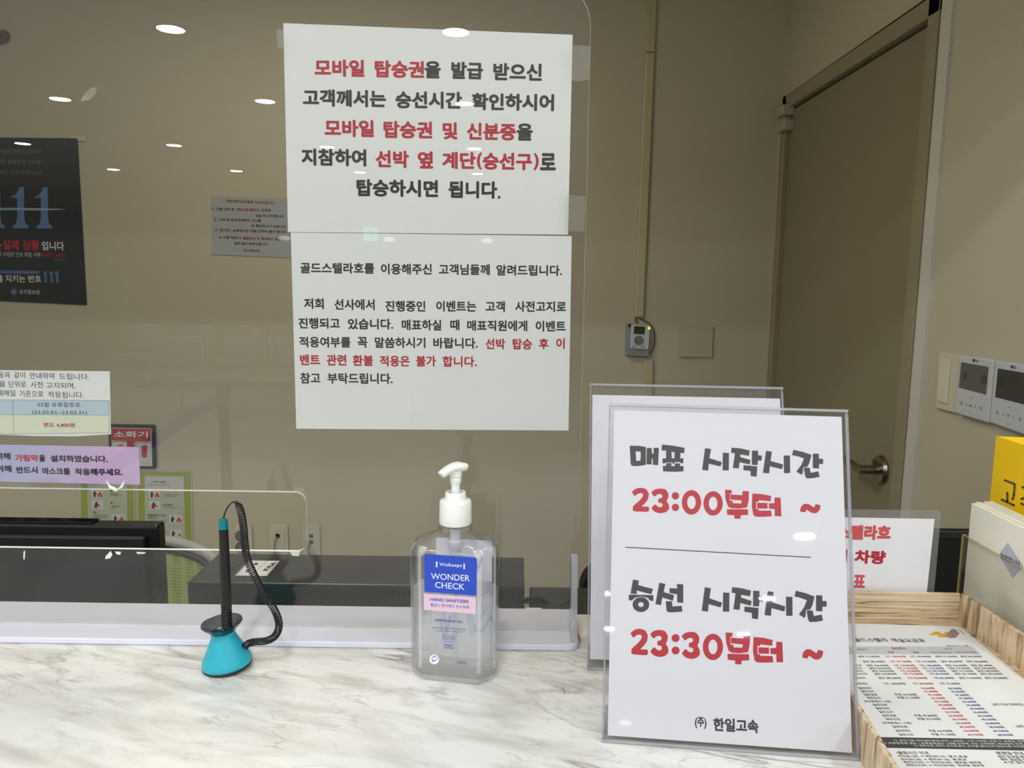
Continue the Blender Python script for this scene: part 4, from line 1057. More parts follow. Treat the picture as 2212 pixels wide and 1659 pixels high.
for k in range(9):
    t = k / 8.0
    bs.line(1112 - 6 + 12 * t, 480 - 50 * t, 1180 + 12 * t, 484 - 50 * t, 3.4, (90, 88, 88), part='sticker_print')
    bs.line(1255 + 20 * t, 345 - 40 * t, 1325 + 20 * t, 347 - 40 * t, 3.4, (110, 90, 88), part='sticker_print')
# rotated lettering on the sticker: rows run towards the back
rs_ = Sheet(bs.w(*bs.uv(1505, 455)), np.array((0.12, 0.99, 0)) / math.hypot(.12, .99), np.array((-0.99, 0.12, 0)) / math.hypot(.12, .99), bx, lift=0.0003)
rs_.textuv('KISA', 0.0, 0.0, 0.042, 0.009, BLK, 0.03, part='sticker_print', layer=1)
rs_.textuv('BSI.0-1', -0.012, 0.060, 0.030, 0.008, BLK, 0.03, part='sticker_print', layer=1)
rs_.textuv('SERIAL NO. 0119', -0.03, 0.018, 0.05, 0.003, (110, 110, 110), 0.0, part='sticker_print', layer=1)

# green mesh office chair
GY = 1.75
gc = thing('office_chair', (ony(240, 1300, GY)[0], GY - 0.05, 0), 'office chair with a lime green mesh back and white frame behind the monitor', 'chair')
cx = ony(235, 1200, GY)[0]
def backloop(hw, z0, z1, inset=0, n=56, bend=0.05):
    out = []
    for i in range(n):
        a = 2 * PI * i / n; ca, sa = math.cos(a), math.sin(a); e = 0.62
        x = (abs(ca) ** e) * (1 if ca > 0 else -1) * (hw - inset); z = (abs(sa) ** e) * (1 if sa > 0 else -1) * ((z1 - z0) / 2 - inset)
        out.append(np.array((cx + x, GY - bend * (x / hw) ** 2 * 1.0 + 0.02, (z0 + z1) / 2 + z)))
    return out
zt_ = ony(235, 1163, GY)[2]
outer_l = backloop(0.285, 0.62, zt_ - 0.004); MB().tube(outer_l, 0.013, 10, closed=True).obj('outer_frame', pmat('pale_frame_plastic', (160, 158, 150), 0.4), gc, smooth=50)
inner_l = backloop(0.285, 0.62, zt_, inset=0.024); MB().tube(inner_l, 0.011, 8, closed=True).obj('inner_rim', M_black, gc, smooth=50)
lp = backloop(0.285, 0.62, zt_, inset=0.03)
mid = np.array((cx, GY + 0.02, (0.62 + zt_) / 2))
mesh = MB()
rings = [[mid * (1 - t) + p * t for p in lp] for t in (0.02, 0.35, 0.7, 1.0)]
for k, R_ in enumerate(rings):
    t = (0.02, 0.35, 0.7, 1.0)[k]
    for i, p in enumerate(R_): p[1] = GY + 0.02 - 0.05 * ((p[0] - cx) / 0.285) ** 2
mesh.loft(rings, True, False)
mesh.obj('mesh_back', mesh_fabric('lime_mesh', (176, 186, 96), (120, 130, 58), 130), gc, smooth=60)
MB().box(cx - 0.25, cx + 0.25, GY - 0.31, GY - 0.02, 0.46, 0.53).obj('seat', mesh_fabric('lime_seat', (166, 176, 90), (120, 130, 58), 90), gc, bevel=0.03, seg=3)
MB().tube([(cx, GY - 0.25, 0.46), (cx, GY + 0.02, 0.47), (cx, GY + 0.06, 0.62), (cx, GY + 0.035, 0.8)], 0.018, 10).obj('back_support', M_black, gc, smooth=50)
MB().lathe([(0.025, 0), (0.025, 0.35)], (cx, GY - 0.25, 0.11), 16).obj('gas_column', M_black, gc, smooth=40)
for k in range(5):
    a = 2 * PI * k / 5 + 0.3
    e = (cx + 0.28 * math.cos(a), GY - 0.25 + 0.28 * math.sin(a))
    MB().tube([(cx, GY - 0.25, 0.12), (e[0], e[1], 0.075)], [0.022, 0.014], 8).obj('leg', M_black, gc, smooth=50)
    MB().lathe([(0.0, 0), (0.03, 0.002), (0.03, 0.02), (0, 0.022)], (e[0] - 0.011 * math.cos(a + 1.57), e[1] - 0.011 * math.sin(a + 1.57), 0.0305), 16, axis=(math.cos(a + 1.57), math.sin(a + 1.57), 0), cap=False).obj('caster', M_black, gc, smooth=50)

# black chair half hidden behind the sign stands
KY = 1.5
xl_ = ony(1254, 1300, KY)[0]; zt2 = ony(1290, 1222, KY)[2]
kc = thing('office_chair', (xl_ + 0.22, KY - 0.2, 0), 'black office chair, only its left back edge showing beside the rear sign stand', 'chair')
q = rrect(xl_, xl_ + 0.44, 0.55, zt2, 0.09, 8, rs=(0.03, 0.03, 0.09, 0.06))
MB().hexa([(x, KY, z) for x, z in q], [(x, KY + 0.05, z) for x, z in q]).obj('backrest', pmat('black_fabric', (16, 16, 17), 0.9, noise=0.2, nscale=90), kc, bevel=0.008, seg=2)
MB().box(xl_ - 0.01, xl_ + 0.45, KY + 0.04, KY + 0.48, 0.44, 0.52).obj('seat', pmat('black_fabric', (16, 16, 17)), kc, bevel=0.02, seg=2)
MB().lathe([(0.025, 0), (0.025, 0.33)], (xl_ + 0.22, KY + 0.26, 0.11), 16).obj('gas_column', M_black, kc, smooth=40)
for k in range(5):
    a = 2 * PI * k / 5
    MB().tube([(xl_ + 0.22, KY + 0.26, 0.12), (xl_ + 0.22 + 0.26 * math.cos(a), KY + 0.26 + 0.26 * math.sin(a), 0.026)], [0.022, 0.026], 8).obj('leg', M_black, kc, smooth=50)

cbz = ony(2060, 1148, 1.2)[2]
m2 = thing('computer_monitor', (0.74, 1.21, 0.76), 'black computer monitor between the laminated card and the brochure holder', 'monitor')
MB().box(0.57, 0.915, 1.2, 1.225, 0.79, cbz - 0.002).obj('casing', pmat('matte_black_board', (14, 14, 15), 0.7, noise=0.1), m2, bevel=0.003, seg=2)
MB().box(0.568, 0.917, 1.198, 1.203, cbz - 0.012, cbz).obj('bezel', pmat('black_top', (42, 42, 42), 0.4), m2, bevel=0.001, seg=1)
MB().box(0.71, 0.77, 1.222, 1.24, 0.765, 0.95).obj('stand_neck', M_black, m2, bevel=0.003, seg=1)
MB().box(0.65, 0.83, 1.15, 1.30, 0.7605, 0.768).obj('stand_base', M_black, m2, bevel=0.003, seg=1)

# cables and plug at the machine's right end
cbl = thing('cable', (0.06, 1.2, 0.76), 'black cables trailing from behind the dark machine beside the white plug', 'cable')
for pts in ([(1128, 1300), (1150, 1300), (1172, 1297), (1184, 1308), (1186, 1340)], [(1128, 1296), (1165, 1292), (1190, 1308), (1208, 1325), (1216, 1340)], [(1196, 1314), (1212, 1306), (1224, 1299), (1240, 1290)]):
    MB().tube(catmull([ony(x, y, 1.24 + 0.004 * i) for i, (x, y) in enumerate(pts)], 6), 0.0032, 8).obj('cord', M_black, cbl, smooth=50)
plg = ony(1152, 1322, 1.2)
pg = thing('usb_plug', plg, 'white plastic plug lying at the right end of the dark machine', 'plug')
MB().box(plg[0] - 0.012, plg[0] + 0.014, 1.195, 1.207, plg[2] - 0.005, plg[2] + 0.005).obj('plug_body', M_white_plastic, pg, bevel=0.0015, seg=2)
MB().box(plg[0] - 0.02, plg[0] - 0.012, 1.197, 1.205, plg[2] - 0.003, plg[2] + 0.003).obj('plug_tip', M_chrome, pg)
rs = thing('desk_riser', (0.05, 1.3, 0.76), 'low black riser under the white plug on the office desk', 'riser')
MB().box(0.03, 0.20, 1.17, 1.32, 0.7605, plg[2] - 0.0055).obj('block', M_darkgrey, rs, bevel=0.003, seg=1)

# ------------------------------------------------------------------ things on the back wall
YW = YB - 0.002
po = thing('wall_poster', (-1.8, YB, 1.6), 'black poster with glowing blue numerals on the back wall at the left edge', 'poster')
s = upright(po, YB - 0.004, lift=0.0008)
sheet_body(s, [(-70, 296), (167, 299), (187, 659), (-50, 648)], 'sheet', pmat('black_poster_print', (24, 24, 27), 0.35, noise=0.2, nscale=3), po, thick=0.003)
s.zoom = (0, 280, 4.146)
GT = (128, 128, 126); BLU = (92, 128, 176); LBL = (60, 92, 140)
s.text('공항에 수상한 가방이 있어요"', -150, 208, 375, 218, 38, GT, 0.0); s.text('회사 기밀이 유출된 것 같아요"', -150, 302, 383, 312, 38, GT, 0.0); s.text('혹시, 마약도 신고가 되나요?"', -150, 398, 383, 406, 38, GT, 0.0)
ONE = [(312, 598), (345, 590), (370, 560), (385, 520), (427, 512), (430, 600), (432, 780), (440, 840), (468, 862), (470, 885), (330, 885), (330, 862), (358, 845), (368, 780), (368, 612), (315, 610)]
for dx in (0, -213, -426): s.poly([(x + dx, y + dx * 0.006) for x, y in ONE], BLU, part='blue_numerals')
s.poly([(-300, 712), (100, 700), (350, 704), (500, 708), (600, 714), (500, 720), (350, 724), (100, 722), (-300, 722)], (140, 172, 205), part='light_streak', layer=2)
s.text('실제 상황', 30, 1078, 358, 1082, 92, (196, 36, 44), 0.03); s.text('입니다', 378, 1080, 578, 1084, 80, (225, 225, 222), 0.025); s.text('것은', -150, 1066, 12, 1070, 80, (225, 225, 222), 0.02)
s.text('상담전화로 이첩된 안보 위협 사례', -150, 1134, 362, 1142, 42, (200, 200, 200), 0.006); s.text('총 4만 3,500건', 368, 1142, 585, 1148, 40, (170, 40, 46), 0.02)
s.text('2008 ~ 2022', 486, 1172, 588, 1173, 12, GT, 0.01)
s.poly([(-290, 1250), (352, 1262), (362, 1272), (362, 1288), (352, 1296), (-290, 1284)], LBL, part='blue_band')
s.text('상담전화 신고번호 안내 상담전화', 30, 1284, 346, 1290, 18, (150, 170, 190), 0.0, layer=2)
s.text('국가를 지키는 번호', -150, 1366, 372, 1370, 66, (228, 228, 226), 0.02); 
for dx in (0, 53, 104): s.poly([(384 + dx, 1288), (396 + dx, 1268), (420 + dx, 1266), (424 + dx, 1372), (400 + dx, 1372), (398 + dx, 1292)], (74, 112, 160), part='blue_numerals')
s.ell(127, 1452, 34, 35, (58, 72, 120), part='emblem'); s.ell(127, 1452, 22, 23, (110, 116, 140), part='emblem', layer=2); s.ell(127, 1452, 9, 9, (190, 150, 90), part='emblem', layer=3)
s.text('국가정보원', 172, 1474, 357, 1478, 42, (210, 210, 208), 0.012)
sh_ = Sheet((0, YB - 0.006, 0), FX, UPV, None)
def wall_tape(px, label):
    uv = [sh_.uv(*p) for p in px]; c = np.mean([sh_.w(u, v) for u, v in uv], 0)
    tag(MB().hexa([sh_.w(u, v, 0.001) for u, v in uv], [sh_.w(u, v, 0) for u, v in uv]).obj('tape_piece', pmat('masking_tape', (206, 202, 180), 0.6), loc=c), label, 'tape')
wall_tape([(153, 292), (186, 295), (185, 305), (168, 304), (167, 299), (154, 298)], 'strip of pale tape on the top right corner of the black poster')

ws = thing('wall_notice', (-0.98, YB, 1.63), 'dim grey paper notice on the back wall, partly behind the upper white notice', 'notice')
s = upright(ws, YB - 0.003, lift=0.0008)
sheet_body(s, [(456, 423), (634, 429), (634, 557), (458, 550)], 'sheet', pmat('grey_notice_paper', (168, 172, 172), 0.6), ws, thick=0.002)
s.zoom = (440, 410, 11.06)
NR = (150, 50, 62); NK = (60, 60, 62)
for (t, a, ya, b, yb, c) in (('자동차량기사님들께', 527, 300, 1185, 330, NR), ('안내드립니다.', 1235, 335, 1695, 355, NR), ('1.', 205, 488, 260, 490, NK), ('차량 선적 후', 305, 495, 735, 507, NK), ('계단으로 통하여', 780, 510, 1325, 522, NR), ('선내에', 1372, 525, 1600, 530, NK), ('탑승 하시기바랍니다', 1253, 655, 1915, 672, NK),
                            ('2.', 255, 738, 325, 742, NK), ('선원 및 승객관리원의', 372, 745, 1105, 768, NK), ('안내', 1155, 772, 1305, 776, NR), ('를', 1312, 776, 1367, 777, NK), ('꼭 확인하시기 바랍니다.', 1142, 895, 1980, 922, NK), ('3.', 275, 988, 335, 990, NK), ('승선시간', 387, 996, 650, 1002, NR), ('상태에서는 차량 선적이 불가 합니다.', 697, 1008, 1990, 1046, NK),
                            ('※ 사항 위반시', 370, 1170, 890, 1188, NK), ('통행차단 및 통제', 940, 1195, 1520, 1212, NR), ('되어', 1525, 1213, 1650, 1217, NK), ('하오니', 1700, 1222, 1905, 1228, NK), ('많은 협조 부탁드립니다.', 735, 1315, 1545, 1340, NK), ('(주) 한일고속', 950, 1490, 1340, 1500, NK)):
    s.text(t, a, ya, b, yb, 72, c, 0.022)

# fire extinguisher sign
fs = thing('fire_extinguisher_sign', (-1.45, YB, 0.8), 'black-framed red and white fire extinguisher sign behind the pink end of the strip', 'sign')
s = upright(fs, YB - 0.012, zoom=(150, 900, 5.53), lift=0.0008)
uvf = [s.uv(*p) for p in ((465, 92), (1000, 100), (1018, 116), (1031, 600), (1020, 620), (480, 612))]
MB().hexa([s.w(u, v, 0) for u, v in uvf], [s.w(u, v, -0.010) for u, v in uvf]).obj('frame', pmat('sign_frame', (34, 36, 34), 0.4), fs)
s.poly([(500, 130), (978, 140), (992, 592), (512, 582)], (206, 208, 204), part='panel', layer=1)
s.poly([(505, 138), (970, 148), (974, 295), (508, 283)], (176, 18, 30), part='red_panel', layer=2)
s.poly([(688, 290), (788, 292), (790, 362), (690, 358)], (176, 18, 30), part='red_panel', layer=2)
s.text('소화기', 533, 246, 942, 252, 78, (225, 225, 222), 0.03, layer=3); s.text('FIRE EXTINGUISHER', 533, 274, 940, 282, 16, (208, 120, 120), 0.01, layer=3)
s.text('■ 소화기 사용방법', 522, 304, 680, 307, 14, (160, 60, 60), 0.01, layer=2); s.text('■ 소화기 사용방법', 795, 310, 958, 316, 14, (160, 60, 60), 0.01, layer=2)
s.poly([(565, 350), (580, 338), (630, 332), (642, 340), (640, 352), (600, 350)], (190, 60, 60), part='pictogram', layer=2)
s.poly([(862, 360), (880, 345), (900, 338), (925, 345), (940, 372), (930, 385), (925, 480), (872, 478), (868, 395)], (186, 72, 82), part='pictogram', layer=2, smooth=True)
s.text('확인', 875, 566, 945, 568, 12, (190, 90, 90), 0, layer=2)
s.poly([(988, 330), (1020, 332), (1024, 500), (992, 498)], (36, 40, 110), part='blue_strip', layer=1)
for y in (322, 338, 354): s.poly([(772, y - 6), (786, y - 6), (786, y + 3), (772, y + 3)], (220, 220, 215), part='pictogram', layer=3)

# two laminated green-bordered guides
def extinguisher(s, x, y, k=1.0):
    s.poly([(x - 22 * k, y + 40 * k), (x - 22 * k, y - 8 * k), (x - 8 * k, y - 18 * k), (x + 8 * k, y - 18 * k), (x + 22 * k, y - 8 * k), (x + 22 * k, y + 40 * k)], (176, 40, 44), part='pictogram', layer=4)
    s.poly([(x - 10 * k, y - 18 * k), (x - 5 * k, y - 40 * k), (x + 40 * k, y - 54 * k), (x + 8 * k, y - 30 * k), (x + 60 * k, y + 10 * k), (x + 54 * k, y + 22 * k), (x + 10 * k, y - 14 * k)], (40, 40, 42), part='pictogram', layer=4)
def flame(s, x, y, k=1.0):
    s.poly([(x - 28 * k, y + 32 * k), (x - 32 * k, y), (x - 10 * k, y - 20 * k), (x - 4 * k, y - 50 * k), (x + 18 * k, y - 14 * k), (x + 32 * k, y + 4 * k), (x + 26 * k, y + 32 * k)], (182, 70, 50), part='pictogram', layer=4, smooth=True)
    s.ell(x - 2 * k, y + 16 * k, 11 * k, 16 * k, (226, 180, 90), part='pictogram', layer=5)
def figure(s, x, y, k=1.0):
    s.poly([(x - 18 * k, y + 36 * k), (x - 20 * k, y - 12 * k), (x - 12 * k, y - 44 * k), (x + 6 * k, y - 46 * k), (x + 8 * k, y - 20 * k), (x + 30 * k, y - 6 * k), (x + 30 * k, y + 2 * k), (x + 8 * k, y), (x + 10 * k, y + 36 * k)], (58, 60, 66), part='pictogram', layer=4)
M_guide = pmat('guide_laminate', (186, 186, 170), 0.25)
for gi, (dx, lab) in enumerate(((0, 'right green-bordered safety guide with blue and red text on the back wall'), (-683, 'left green-bordered safety guide with black text and yellow tags on the back wall'))):
    g = thing('safety_guide', (-1.34 + dx / 5.53 * 0.00172, YB, 0.56), lab, 'poster', 'green-bordered guides on the back wall')
    s = upright(g, YB - 0.003, zoom=(150 + dx / 5.53, 900 - (1.2 if gi else 0), 5.53), lift=0.0008)
    sheet_body(s, [(808, 645), (1462, 657), (1480, 1548), (824, 1532)], 'laminate', M_guide, g, thick=0.002)
    s.poly([(820, 653), (1442, 664), (1458, 1528), (832, 1514)], (158, 166, 84), part='green_border')
    s.poly([(898, 700), (1368, 706), (1386, 1484), (908, 1474)], (182, 190, 168), part='inner_panel', layer=2)
    BT, RT, KT = (70, 74, 150), (170, 80, 86), (70, 72, 60)
    T1, T2 = (BT, RT) if gi == 0 else (KT, KT)
    s.uid = 0
    if gi == 0:
        s.poly([(912, 715), (1370, 722), (1372, 875), (914, 868)], (200, 202, 196), part='inner_panel', layer=3)
        s.text('1.소화기 사용방법', 990, 786, 1158, 790, 22, BT, 0.01, layer=4); s.text('화재시 소화기를 사용하세요', 940, 818, 1215, 822, 16, RT, 0, layer=4)
    for (x0, y0, x1, y1, kind) in ((950, 880, 1085, 975, 'pf'), (950, 1000, 1090, 1110, 'e'), (1195, 1170, 1345, 1275, 'pf'), (1205, 1345, 1345, 1440, 'p')):
        if gi == 1 and y0 > 1300: continue
        s.uid += 1
        s.poly([(x0, y0), (x1, y0 + 3), (x1 + 3, y1), (x0 + 2, y1 - 3)], (206, 208, 204), part='picture_box', layer=3)
        if kind == 'e': extinguisher(s, (x0 + x1) / 2 - 15, (y0 + y1) / 2 + 5, 0.85)
        if 'p' in kind: figure(s, x0 + 42, (y0 + y1) / 2 + 5, 0.85)
        if 'f' in kind: flame(s, x1 - 34, (y0 + y1) / 2 + 8, 0.8)
        if kind == 'p': s.poly([(x1 - 50, y1 - 20), (x1 - 12, y1 - 52), (x1 - 10, y1 - 20)], (180, 90, 90), part='pictogram', layer=4)
    s.uid = 0
    if gi == 0:
        s.text('소화기를 가지고 이동', 1130, 936, 1310, 940, 18, RT, 0, layer=4); s.text('이동합니다', 1140, 956, 1265, 960, 16, RT, 0, layer=4)
        s.text('2.안전 확인', 1110, 1060, 1232, 1064, 20, BT, 0.01, layer=4); s.text('안전을 확인하여 주시기', 1128, 1088, 1316, 1092, 16, RT, 0, layer=4)
        s.text('3.바람을 등지고 서서', 928, 1182, 1150, 1188, 22, BT, 0.01, layer=4); s.text('화재로 이동', 946, 1212, 1048, 1214, 20, BT, 0.01, layer=4)
        for k, (a, b) in enumerate(((948, 1165), (942, 1160), (950, 1085))): s.text('바람을 등지고 서서 호스를', a, 1242 + k * 20, b, 1246 + k * 20, 15, RT, 0, layer=4)
        s.text('4.소화기 사용', 1020, 1370, 1160, 1374, 20, BT, 0.01, layer=4); s.text('확인합니다', 1040, 1398, 1178, 1402, 16, RT, 0, layer=4)
    else:
        for (x, y) in ((1190, 890), (1188, 1035), (985, 1148), (990, 1282)): s.poly([(x - 20, y - 14), (x + 22, y - 14), (x + 22, y + 12), (x - 20, y + 12)], (196, 172, 60), part='yellow_tag', layer=3); s.poly([(x - 6, y - 8), (x + 8, y - 8), (x + 8, y + 6), (x - 6, y + 6)], (50, 50, 45), part='pictogram', layer=4)
        for (a, b, y) in ((1170, 1280, 930), (1170, 1310, 952), (1178, 1295, 1080), (1178, 1230, 1098), (972, 1150, 1190), (972, 1135, 1212), (972, 1078, 1232)): s.text('소화기를 들고 이동하여'[:max(4, int((b - a) / 14))], a, y, b, y + 2, 16, KT, 0, layer=4)

# outlets
def rpx(sh, pts): return [sh.uv(*p) for p in pts]
def wall_plate(px, name, label, cat, thick=0.008, mat=M_white_plastic, Y=YB):
    sh = Sheet((0, Y - thick - 0.001, 0), FX, UPV, None)
    (x0, y0, x1, y1) = px
    a = sh.uv(x0, y0); b = sh.uv(x1, y1)
    t = thing(name, sh.w((a[0] + b[0]) / 2, (a[1] + b[1]) / 2, -thick), label, cat)
    q = rrect(a[0], b[0], b[1], a[1], 0.004, 3)
    MB().hexa([sh.w(u, v, 0) for u, v in q], [sh.w(u, v, -thick) for u, v in q]).obj('cover_plate', mat, t, bevel=0.0015, seg=2)
    return t, Sheet(sh.O, FX, UPV, t, lift=0.0008), a, b
M_plateW = pmat('plate_plastic', (200, 196, 176), 0.4)
t, sh, a, b = wall_plate((506, 1135, 546, 1205), 'wall_outlet', 'left wall outlet with two round grey sockets, partly behind the coiled cord', 'outlet', mat=M_plateW)
for y in (1158, 1183):
    p = Sheet(sh.O, FX, UPV, None).uv(521, y); c = sh.w(p[0], p[1], 0)
    MB().lathe([(0.0, 0.0005), (0.0195, 0.0005), (0.021, 0.0025), (0.023, 0.0025), (0.023, 0.0)], c, 24, axis=(0, -1, 0), cap=False).obj('socket', pmat('socket_grey', (120, 116, 106), 0.5), t, smooth=30)
t, sh, a, b = wall_plate((581, 1134, 623, 1205), 'wall_outlet', 'middle wall outlet with a round hole and a thin cable plugged in', 'outlet', mat=M_plateW)
q = rrect(a[0] + 0.011, b[0] - 0.011, b[1] + 0.02, a[1] - 0.018, 0.002, 2)
MB().hexa([sh.w(u, v, 0.002) for u, v in q], [sh.w(u, v, -0.001) for u, v in q]).obj('insert', M_plateW, t, bevel=0.0008, seg=1)
pp = Sheet(sh.O, FX, UPV, None).uv(600, 1157); c = sh.w(pp[0], pp[1], 0.002)
MB().lathe([(0.0, 0.006), (0.006, 0.006), (0.009, 0.0), (0.0, 0.0)], c, 20, axis=(0, -1, 0), cap=False).obj('socket_hole', M_black, t, smooth=30)
MB().tube(catmull([c + np.array(v) for v in ((0, -0.006, 0), (-0.006, -0.012, -0.012), (-0.012, -0.008, -0.05), (-0.016, -0.008, -0.11))], 6), 0.0022, 8).obj('cable', pmat('grey_cable', (150, 146, 132), 0.5), t, smooth=50)
t, sh, a, b = wall_plate((652, 1134, 692, 1205), 'wall_outlet', 'right wall outlet with two small square data jacks', 'outlet', mat=M_plateW)
for y in (1158, 1171):
    p = Sheet(sh.O, FX, UPV, None).uv(672, y); c = sh.w(p[0], p[1], 0)
    MB().box(c[0] - 0.008, c[0] + 0.008, c[1] - 0.002, c[1] + 0.001, c[2] - 0.007, c[2] + 0.007).obj('jack', pmat('jack_grey', (96, 96, 94), 0.5), t, bevel=0.001, seg=1)
MB().tube(catmull([sh.w(p[0], p[1], 0) + np.array(v) for v in ((0, -0.003, 0), (-0.008, -0.012, -0.012), (-0.006, -0.010, -0.05), (0.004, -0.01, -0.09))], 6), 0.0022, 8).obj('cable', pmat('grey_cable', (150, 146, 132), 0.5), t, smooth=50)
wall_plate((1467.5, 703, 1538, 772), 'blank_plate', 'square blank cover plate on the back wall right of the intercom', 'cover plate', mat=pmat('blank_plate_paint', (186, 178, 154), 0.45))

# raceway and wall device
rw = thing('cable_raceway', (0.45, YB, 1.3), 'slim beige cable raceway running down the back wall to the small grey device', 'raceway')
M_race = pmat('raceway_plastic', (190, 182, 148), 0.45)
for (xa, ya, xb, yb, wd) in ((1412, -60, 1381, 686, 0.0165), (1402, 778, 1399, 1000, 0.0165)):
    a = ony(xa, ya, YB - 0.012); b = ony(xb, yb, YB - 0.012)
    if ya < 0: cuts = [a, a + (b - a) * 0.22, a + (b - a) * 0.222, b]
    else: cuts = [a, b]
    for k in range(0, len(cuts), 2):
        A_, B_ = cuts[k], cuts[k + 1]
        q0 = [A_ + (-wd, 0, 0), A_ + (wd, 0, 0), B_ + (wd, 0, 0), B_ + (-wd, 0, 0)]
        MB().hexa([p + np.array((0, 0, 0)) for p in q0], [p + np.array((0, 0.0119, 0)) for p in q0]).obj('raceway_cover', M_race, rw, bevel=0.004, seg=2)
dv = thing('wall_intercom', (0.45, YB, 1.23), 'small grey-blue wall device with a dark green screen, dial and lit green lamp', 'intercom')
s = upright(dv, YB - 0.03, zoom=(1250, 600, 3.3185), lift=0.0008)
def block(s, px, n0, n1, name, mat, parent, bev=0.0):
    uv = [s.uv(*p) for p in px]
    return MB().hexa([s.w(u, v, n1) for u, v in uv], [s.w(u, v, n0) for u, v in uv]).obj(name, mat, parent, bevel=bev, seg=2)
block(s, [(347, 332), (515, 342), (509, 570), (340, 560)], -0.029, -0.008, 'wall_mount', pmat('device_base', (142, 148, 152), 0.4), dv, 0.003)
block(s, [(376, 334), (512, 342), (502, 516), (370, 506)], -0.008, 0.0, 'front_panel', pmat('device_front', (196, 202, 208), 0.4), dv, 0.002)
s.poly([(398, 346), (476, 351), (472, 406), (395, 402)], (40, 52, 12), part='screen')
dc = s.w(*s.uv(431, 450)); MB().lathe([(0.0, 0.006), (0.008, 0.006), (0.009, 0.003), (0.0165, 0.004), (0.0175, 0.0)], dc, 28, axis=(0, -1, 0), cap=False).obj('dial', pmat('dial_grey', (120, 122, 118), 0.4), dv, smooth=30)
for x, y in ((395, 492), (460, 496)): s.ell(x, y, 12, 8, (150, 156, 160), part='button')
for x, y in ((395, 540), (450, 543)): s.line(x - 10, y, x + 10, y + 1, 4, (90, 96, 104), part='button', layer=2)
lc = s.w(*s.uv(507, 362)); MB().lathe([(0.0, 0.004), (0.003, 0.0035), (0.0042, 0.0)], lc, 16, axis=(0, -1, 0), cap=False).obj('indicator_lamp', emat('lamp_green', (170, 240, 30), 3.0), dv)
block(s, [(358, 330), (374, 331), (374, 350), (357, 349)], -0.008, 0.001, 'antenna', M_black, dv)
MB().tube(catmull([ony(1250 + x / 3.3185, 600 + y / 3.3185, YB - 0.008) for x, y in ((432, 284), (470, 305), (505, 325), (530, 355), (545, 420), (535, 500), (510, 545))], 6), 0.0018, 6).obj('cable', pmat('dark_cable', (90, 88, 74), 0.5), dv, smooth=50)
MB().tube(catmull([ony(1250 + x / 3.3185, 600 + y / 3.3185, YB - 0.008) for x, y in ((408, 284), (410, 310), (420, 330))], 6), 0.0025, 6).obj('cable', pmat('dark_cable', (90, 88, 74), 0.5), dv, smooth=50)

hk = ony(4, 78, YB - 0.01)
hkt = thing('wall_hook', hk, 'small dark hook high on the back wall at the left edge', 'hook')
MB().lathe([(0.0, 0.02), (0.018, 0.018), (0.024, 0.0)], hk + np.array((0, 0.009, 0)), 20, axis=(0, -1, 0), cap=False).obj('hook_plate', pmat('hook_brown', (92, 84, 60), 0.5), hkt, smooth=40)
MB().tube([hk + np.array(v) for v in ((0, -0.01, 0), (0.002, -0.02, -0.015), (0.002, -0.018, -0.035))], 0.008, 8).obj('hook_arm', pmat('hook_brown', (92, 84, 60)), hkt, smooth=50)

